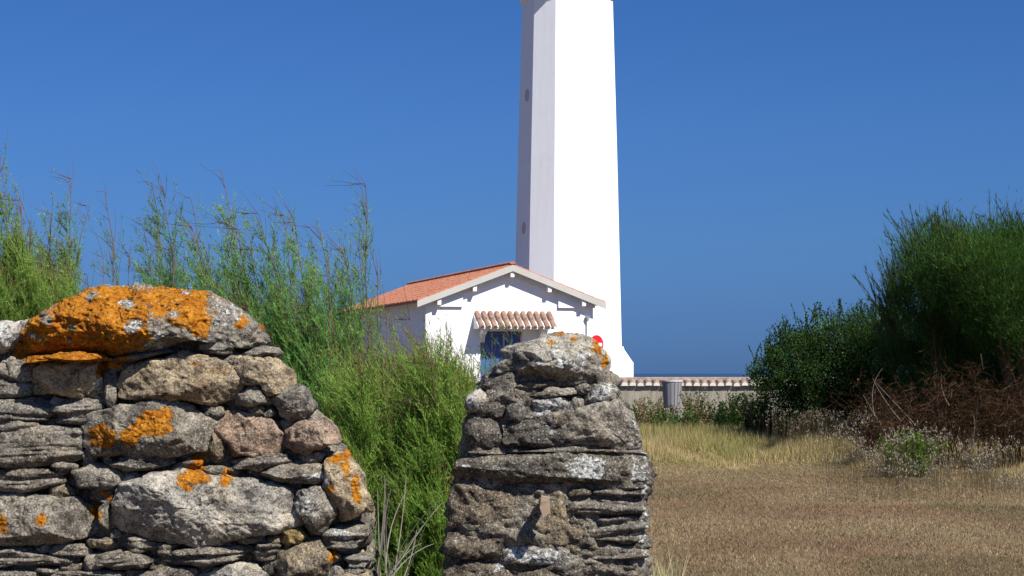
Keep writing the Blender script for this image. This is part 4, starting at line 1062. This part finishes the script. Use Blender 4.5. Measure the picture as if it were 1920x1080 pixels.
# upright leafy shoots on top of that bush
def shoots(name, label, cat, pts, d, green, seed, n=60, hgt=(.3, .6), parent=None):
    r = np.random.default_rng(seed); polys = []; 
    for (px, py) in pts:
        b0 = P(px, py, d + r.uniform(-.5, .5)); h = r.uniform(*hgt)
        s = np.linspace(0, 1, 6)[:, None]; polys.append(b0 + s * np.array([r.uniform(-.12, .12), 0, h]) + s ** 2 * np.array([r.uniform(-.1, .1), 0, 0]))
    polys = np.array(polys); k = len(polys)
    Vt, Ft, ct_ = tubes_fast(polys, np.full((k, 6), .005), np.tile([[.06, .05, .03]], (k, 1)), 3)
    who = np.repeat(np.arange(k), n // 2); t = r.random(len(who)); p, tg = sub(polys, t, who)
    ax = norm(tg + norm(r.standard_normal((len(who), 3))) * .9)
    cl = np.array(green)[None] * r.uniform(.6, 1.5, (len(who), 1))
    Vd, Fd, cd = diamonds(p + ax * .02, ax, r.uniform(.04, .07, len(who)), r.uniform(.02, .035, len(who)), cl, r=r)
    V, Fs, c = merge([(Vt, Ft, ct_), (Vd, Fd, cd)])
    return mesh_obj(name, V, np.concatenate(Fs), M_LEAF, parent, attrs={'col': c})
bush = bpy.data.objects['leafy_bush']; rp = random.Random(8)
spts = []
for i in range(80):
    x = rp.uniform(1412, 1680); top = np.interp(x, [1410, 1450, 1480, 1550, 1600, 1680], [672, 652, 612, 592, 588, 588]); spts.append((x, top + rp.uniform(0, 30)))
shoots('shoots', None, None, spts, 42, (.035, .08, .016), 74, n=60, hgt=(.25, .5), parent=bush)

# wispy top sprays for the two tamarisk trees
def sprays(tree, pts, d, seed, green, parent):
    r = np.random.default_rng(seed); k = len(pts)
    p0 = np.array([P(x, y, d + r.uniform(-.8, .8)) for x, y in pts]); 
    d0 = norm(np.stack([r.normal(-.1, .28, k), r.normal(0, .2, k), np.ones(k)], 1)); L = r.uniform(.35, .9, k)
    tw = curve_pts(p0, d0, L, np.tile([[-.1, 0, .05]], (k, 1)), r.standard_normal((k, 3)) * .08, 7)
    Vt, Ft, ct_ = tubes_fast(tw, np.linspace(1, .4, 7)[None] * np.full((k, 1), .006), np.tile([[.09, .06, .045]], (k, 1)), 3)
    who = np.repeat(np.arange(k), 60); t = r.random(len(who)) ** 1.3; p, tg = sub(tw, t, who)
    ax = norm(tg + norm(r.standard_normal((len(who), 3))) * .45)
    cl = np.array(green)[None] * r.uniform(.6, 1.5, (len(who), 1)); rm = r.random(len(who)) < .25; cl[rm] = [.09, .06, .04]
    Vd, Fd, cd = blades(p, ax, r.uniform(.06, .16, len(who)), r.uniform(.008, .016, len(who)), cl, r=r)
    F = np.concatenate([Ft[:, [0, 1, 2]], Ft[:, [0, 2, 3]], Fd + len(Vt)])
    mesh_obj('sprays', np.concatenate([Vt, Vd]), F, M_LEAF, parent, attrs={'col': np.concatenate([ct_, cd])})
t1 = bpy.data.objects['tamarisk_tree']; t2_ = bpy.data.objects['tamarisk_tree.001']; rp = random.Random(9)
sprays('a', [(x, np.interp(x, [1790, 1850, 1920, 2100], [480, 440, 450, 460]) + rp.uniform(0, 120)) for x in [rp.uniform(1785, 2100) for _ in range(260)]], 36, 75, (.055, .12, .024), t1)
sprays('b', [(x, np.interp(x, [1670, 1700, 1750, 1800], [540, 468, 440, 455]) + rp.uniform(0, 150)) for x in [rp.uniform(1668, 1810) for _ in range(200)]] + [(rp.uniform(1640, 1690), rp.uniform(560, 640)) for _ in range(50)], 38, 76, (.055, .115, .03), t2_)

# ---- dead brown shrub
def twig_shrub(name, label, cat, x0, x1, ytop, ybase, d, n, seed, cols, group=None):
    r = np.random.default_rng(seed); base = P((x0 + x1) / 2, 700, d); base[2] = 0
    o = empty(name, base, label, cat, group)
    px = r.uniform(x0, x1, n); rootx = px + r.normal(0, 22, n); dd = d + r.uniform(-.9, .9, n)
    p0 = np.stack([(rootx - 960) / FPX * dd, dd, np.full(n, -.02)], 1)
    top = np.interp(px, [q[0] for q in ytop], [q[1] for q in ytop]); hz = (EYE + (700 - top - r.uniform(0, 120, n)) / FPX * dd)
    hz = np.maximum(hz, .3)
    d0 = np.stack([(px - rootx) / FPX * dd / hz, r.normal(0, .15, n), np.ones(n)], 1)
    tw = curve_pts(p0, d0, hz, np.stack([r.normal(-.1, .2, n), r.normal(0, .1, n), r.normal(0, .05, n)], 1), np.stack([r.normal(0, .25, n), r.normal(0, .2, n), -r.uniform(0, .3, n)], 1), 9)
    tw += np.cumsum(r.normal(0, .018, tw.shape), axis=1) * [1, 1, .4]
    cols = np.array(cols)
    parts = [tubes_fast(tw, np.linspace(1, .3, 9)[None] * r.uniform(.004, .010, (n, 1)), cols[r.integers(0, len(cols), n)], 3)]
    who = np.repeat(np.arange(n), 22); t = r.uniform(.25, 1, len(who)); p, tg = sub(tw, t, who)
    dn = norm(tg * .6 + norm(r.standard_normal((len(who), 3)))); L = r.uniform(.08, .3, len(who))
    s2 = curve_pts(p, dn, L, r.normal(0, .2, (len(who), 3)), r.normal(0, .25, (len(who), 3)), 5)
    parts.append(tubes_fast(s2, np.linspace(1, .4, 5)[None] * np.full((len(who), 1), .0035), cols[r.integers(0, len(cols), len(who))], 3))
    w3 = np.repeat(np.arange(len(who)), 6); p3, tg3 = sub(s2, r.random(len(w3)), w3)
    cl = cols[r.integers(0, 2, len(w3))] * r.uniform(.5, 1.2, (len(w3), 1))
    Vd, Fd, cd = diamonds(p3, norm(r.standard_normal((len(w3), 3))), r.uniform(.02, .06, len(w3)), r.uniform(.006, .014, len(w3)), cl, r=r)
    V, Fs, c = merge(parts); mesh_obj('twigs', V, np.concatenate(Fs), M_BARK, o, attrs={'col': c})
    mesh_obj('dead_foliage', Vd, Fd, M_LEAF, o, attrs={'col': cd})
    return o
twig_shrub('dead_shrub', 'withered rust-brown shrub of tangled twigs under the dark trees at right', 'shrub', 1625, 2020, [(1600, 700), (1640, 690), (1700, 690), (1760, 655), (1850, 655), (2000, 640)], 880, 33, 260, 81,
           [(.075, .034, .013), (.036, .018, .010), (.10, .072, .045), (.026, .016, .011)])  # browns darkened: the shade of trees out of frame is put into these colours
# a few bleached branches leaning out of it
M_BLEACH = mat_plain('bleached_bark', (.2, .165, .125), .9)
rd = random.Random(3)
for (x0, y0, x1, y1) in [(1690, 790, 1636, 708), (1720, 800, 1640, 715), (1665, 820, 1618, 740), (1640, 780, 1655, 690), (1780, 760, 1765, 700), (1810, 850, 1822, 770)]:
    a = P(x0, y0, 32.2); c_ = P(x1, y1, 32.2); s = np.linspace(0, 1, 8)[:, None]; md = (a + c_) / 2 + [rd.uniform(-.2, .2), 0, rd.uniform(-.1, .15)]
    bl = MB(); bl.tube((1 - s) ** 2 * a + 2 * s * (1 - s) * md + s ** 2 * c_, np.linspace(.0065, .002, 8), 4)
    bl.obj('bleached_branch', M_BLEACH, bpy.data.objects['dead_shrub'])

# ---- weeds along the tiled wall
weeds = [(1195, 1250, 735, 47), (1240, 1320, 745, 48), (1300, 1370, 728, 47), (1350, 1420, 735, 46), (1400, 1480, 740, 44)]
def weed_clump(x0, x1, ytop, d, seed, label, green, dry):
    r = np.random.default_rng(seed); k = 230; o = empty('weed_clump', P((x0 + x1) / 2, 700, d) * [1, 1, 0], label, 'weeds', 'weeds in front of the tiled wall')
    px = r.uniform(x0 - 8, x1 + 8, k); dd = d + r.uniform(-1.2, 1.2, k)
    p0 = np.stack([(px - 960) / FPX * dd, dd, np.zeros(k)], 1); h = (EYE + (700 - ytop - 70 * r.random(k) ** 1.2 - 35 * np.clip(fbm(np.stack([px / 14, px * 0, px * 0], 1), 2, seed) + .2, -.4, 1) - 10 * np.abs(px - (x0 + x1) / 2) / (x1 - x0)) / FPX * dd).clip(.15)
    tw = curve_pts(p0, norm(np.stack([r.normal(0, .15, k), r.normal(0, .15, k), np.ones(k)], 1)), h, np.zeros((k, 3)), np.stack([r.normal(0, .15, k), r.normal(0, .15, k), -r.uniform(0, .12, k)], 1), 6)
    gcol = np.where(r.random((k, 1)) < dry, np.array([[.22, .165, .085]]), np.array([green])) * r.uniform(.6, 1.3, (k, 1))
    Vt, Ft, ct_ = tubes_fast(tw, np.full((k, 6), .005), gcol, 3)
    who = np.repeat(np.arange(k), 46); p, tg = sub(tw, r.uniform(.1, 1, len(who)), who); ax = norm(tg * .5 + norm(r.standard_normal((len(who), 3))))
    Vd, Fd, cd = diamonds(p + ax * .03, ax, r.uniform(.04, .11, len(who)), r.uniform(.015, .04, len(who)), gcol[who] * r.uniform(.6, 1.3, (len(who), 1)), r=r)
    V, Fs, c = merge([(Vt, Ft, ct_), (Vd, Fd, cd)]); mesh_obj('foliage', V, np.concatenate(Fs), M_LEAF, o, attrs={'col': c})
weed_clump(1185, 1245, 738, 49, 91, 'mixed weeds between the stone stub and the litter bin', (.07, .11, .03), .5)
weed_clump(1236, 1300, 758, 47.5, 92, 'low bright green weeds just under the litter bin', (.07, .13, .03), .25)
weed_clump(1296, 1366, 730, 48, 93, 'brownish green weeds right of the litter bin', (.065, .095, .03), .5)
weed_clump(1350, 1420, 722, 47, 94, 'dark leafy weeds reaching the wall tiles', (.022, .05, .012), .08)
weed_clump(1400, 1490, 738, 44, 95, 'pale-flecked weeds at the left foot of the leafy bush', (.03, .055, .015), .35)
weed_clump(1480, 1590, 752, 41, 96, 'tall seeded weeds under the middle of the leafy bush', (.035, .06, .015), .3)
weed_clump(1560, 1640, 770, 38, 97, 'sparse weeds in the shade between bush and dead shrub', (.03, .06, .016), .3)
weed_clump(1672, 1735, 805, 30.5, 98, 'small bright green weed patch before the dead shrub', (.10, .17, .025), .05)

# ------------------------------------------------------------------ grass
def px_range(d): return (1130 - 960) / FPX * d - .6, (1960 - 960) / FPX * d + .8
def grass(name, n, d0, d1, h, w, colfn, seed, lsd=.38, hfn=None, xr=None):
    r = np.random.default_rng(seed)
    # more blades per square metre nearby
    d = d0 * (d1 / d0) ** r.random(n); 
    lo, hi = (np.array([-.16 * q for q in d]) , d * .3 + .6) if xr is None else (d * xr[0], d * xr[1])
    x = lo + (hi - lo) * r.random(n)
    z = gz(x, d)
    hh = r.uniform(.5, 1.25, n) * h
    if hfn is not None: hh = hh * hfn(x, d)
    lean = r.normal(0, lsd, (n, 2)); dn = np.stack([lean[:, 0] - .05, lean[:, 1], np.ones(n)], 1)
    base = np.stack([x, d, z - .01], 1)
    cc = colfn(x, d, r)
    V, F, c = blades(base, dn, hh, r.uniform(.7, 1.3, n) * w * (d / d0) ** .5, cc, r=r)
    o = mesh_obj(name, V, F, M_GRASS, attrs={'col': c}); return o
def short_col(x, y, r):
    n = len(x); p = np.stack([x * .9, y * .45, np.zeros(n)], 1)
    a = fbm(p, 3, 201); g = fbm(p * .6 + 30, 3, 202); q = fbm(p * 3, 2, 203)
    straw = np.array([.33, .245, .14]); red = np.array([.235, .155, .092]); green = np.array([.09, .11, .048]); dark = np.array([.075, .05, .032])
    t = np.clip(.5 + a * 1.2 + q * .3, 0, 1)[:, None]; c = straw * t + red * (1 - t)
    gm = np.clip((g - .12) * 2.5 + np.clip((x / y - .16) * 7, 0, .6) * (y < 27), 0, .8)[:, None]; gm = gm * (r.random((n, 1)) < .7)
    c = c * (1 - gm) + green * gm
    fb = (np.clip((y - 23) / 11 + .35 * a, 0, 1) * .8)[:, None]; c = c * (1 - fb) + np.array([.40, .315, .15]) * fb
    dk = (r.random((n, 1)) < .14 + .15 * np.clip(q, 0, 1)[:, None]); c = np.where(dk, dark, c)
    rs_ = (r.random((n, 1)) < .10 + .2 * np.clip(fbm(p * .8 + 60, 2, 205), 0, 1)[:, None]); c = np.where(rs_, np.array([.27, .145, .07]), c)
    br = (r.random((n, 1)) < .06); c = np.where(br, np.array([.4, .33, .2]), c)
    return c * r.uniform(.75, 1.25, (n, 1))
tag(grass('short_dry_grass', 480000, 13.0, 44, .042, .006, short_col, 301, lsd=.85, xr=(.04, .31)), 'short mown dry straw and brown grass across the lawn', 'grass', kind='stuff')
tag(grass('grass_behind_walls', 60000, 5.6, 44, .07, .008, short_col, 302, xr=(-.31, .05)), 'short grass on the ground behind the stone walls', 'grass', kind='stuff')
def tall_col(x, y, r):
    n = len(x); p = np.stack([x * .7, y * .3, np.zeros(n)], 1); a = fbm(p, 3, 211)
    straw = np.array([.45, .35, .17]); gr = np.array([.29, .265, .10])
    t = np.clip(.42 + a * .9 + (x / y - .12) * 2 + .25 * r.standard_normal(n), 0, 1)[:, None]
    c = straw * t + gr * (1 - t)
    dk = (r.random((n, 1)) < .12); c = np.where(dk, np.array([.1, .065, .035]), c)
    return c * r.uniform(.7, 1.3, (n, 1))
def tall_h(x, y):
    s = x / y
    edge = np.interp(s, [.06, .13, .17, .2, .3], [34, 34.5, 33, 30.5, 28.5])
    return np.clip((y - edge + 6 * fbm(np.stack([x * .8, y * .4, x * 0], -1), 3, 5)) / 7.5, .015, 1)
tag(grass('tall_dry_grass', 200000, 27, 49, .42, .009, tall_col, 303, lsd=.3, hfn=tall_h, xr=(.055, .30)), 'taller yellow-green dry grass band before the weeds', 'grass', kind='stuff')
# pale seed heads on thin stalks
def seedheads(n, seed, xr, yr, hr, name, label, pale):
    r = np.random.default_rng(seed); px = r.uniform(*xr, n); py = r.normal((yr[0] + yr[1]) / 2, (yr[1] - yr[0]) / 3.6, n) + np.clip((px - 1560) / 360, 0, 1) * 55
    cl = fbm(np.stack([px / 40, py / 30, px * 0], 1), 2, seed); keep = (cl > r.uniform(-.5, .7, n)) & (r.random(n) < np.clip((px - xr[0]) / 130, 0, 1) ** 1.5); px, py = px[keep], py[keep]; n = len(px)
    dd = r.uniform(*hr, n); h = EYE - (py - 700) / FPX * dd; ok = (h > .05) & (h < .95); h, dd, px = h[ok], dd[ok], px[ok]; n = len(px)
    x = (px - 960) / FPX * dd; top = np.stack([x, dd, h], 1); foot = np.stack([x + r.normal(0, .06, n), dd + r.normal(0, .05, n), np.zeros(n)], 1)
    s = np.linspace(0, 1, 4)[None, :, None]; polys = foot[:, None] * (1 - s) + top[:, None] * s
    Vt, Ft, ct_ = tubes_fast(polys, np.full((n, 4), .0012), np.array([[.24, .18, .09]]) * r.uniform(.6, 1.2, (n, 1)), 3)
    parts = [(Vt, Ft, ct_)]
    for q in range(3):
        ax = norm(np.stack([r.normal(0, .5, n), r.normal(0, .5, n), np.ones(n)], 1))
        parts.append(diamonds(top + r.normal(0, .012, (n, 3)), ax, r.uniform(.02, .036, n), r.uniform(.010, .017, n), np.array([pale]) * r.uniform(.6, 1.15, (n, 1)), r=r))
    V, Fs, c = merge(parts); tag(mesh_obj(name, V, np.concatenate(Fs), M_GRASS, attrs={'col': c}), label, 'grass', kind='stuff')
seedheads(6000, 311, (1500, 1960), (775, 880), (24, 31.5), 'seeded_grass', 'pale fluffy seed heads along the foot of the dead shrub', (.29, .245, .19))
seedheads(1700, 312, (1380, 1640), (735, 820), (34, 39), 'seeded_weeds', 'small pale seed heads in front of the leafy bush', (.22, .185, .13))

def tuft_col(x, y, r): return np.array([[.42, .38, .2]]) * r.uniform(.7, 1.2, (len(x), 1))
tag(grass('grass_tuft', 260, 13.4, 14.8, .30, .008, tuft_col, 304, lsd=.25, xr=(.069, .088)), 'loose pale grass tuft at the right foot of the stone stub', 'grass', kind='stuff')
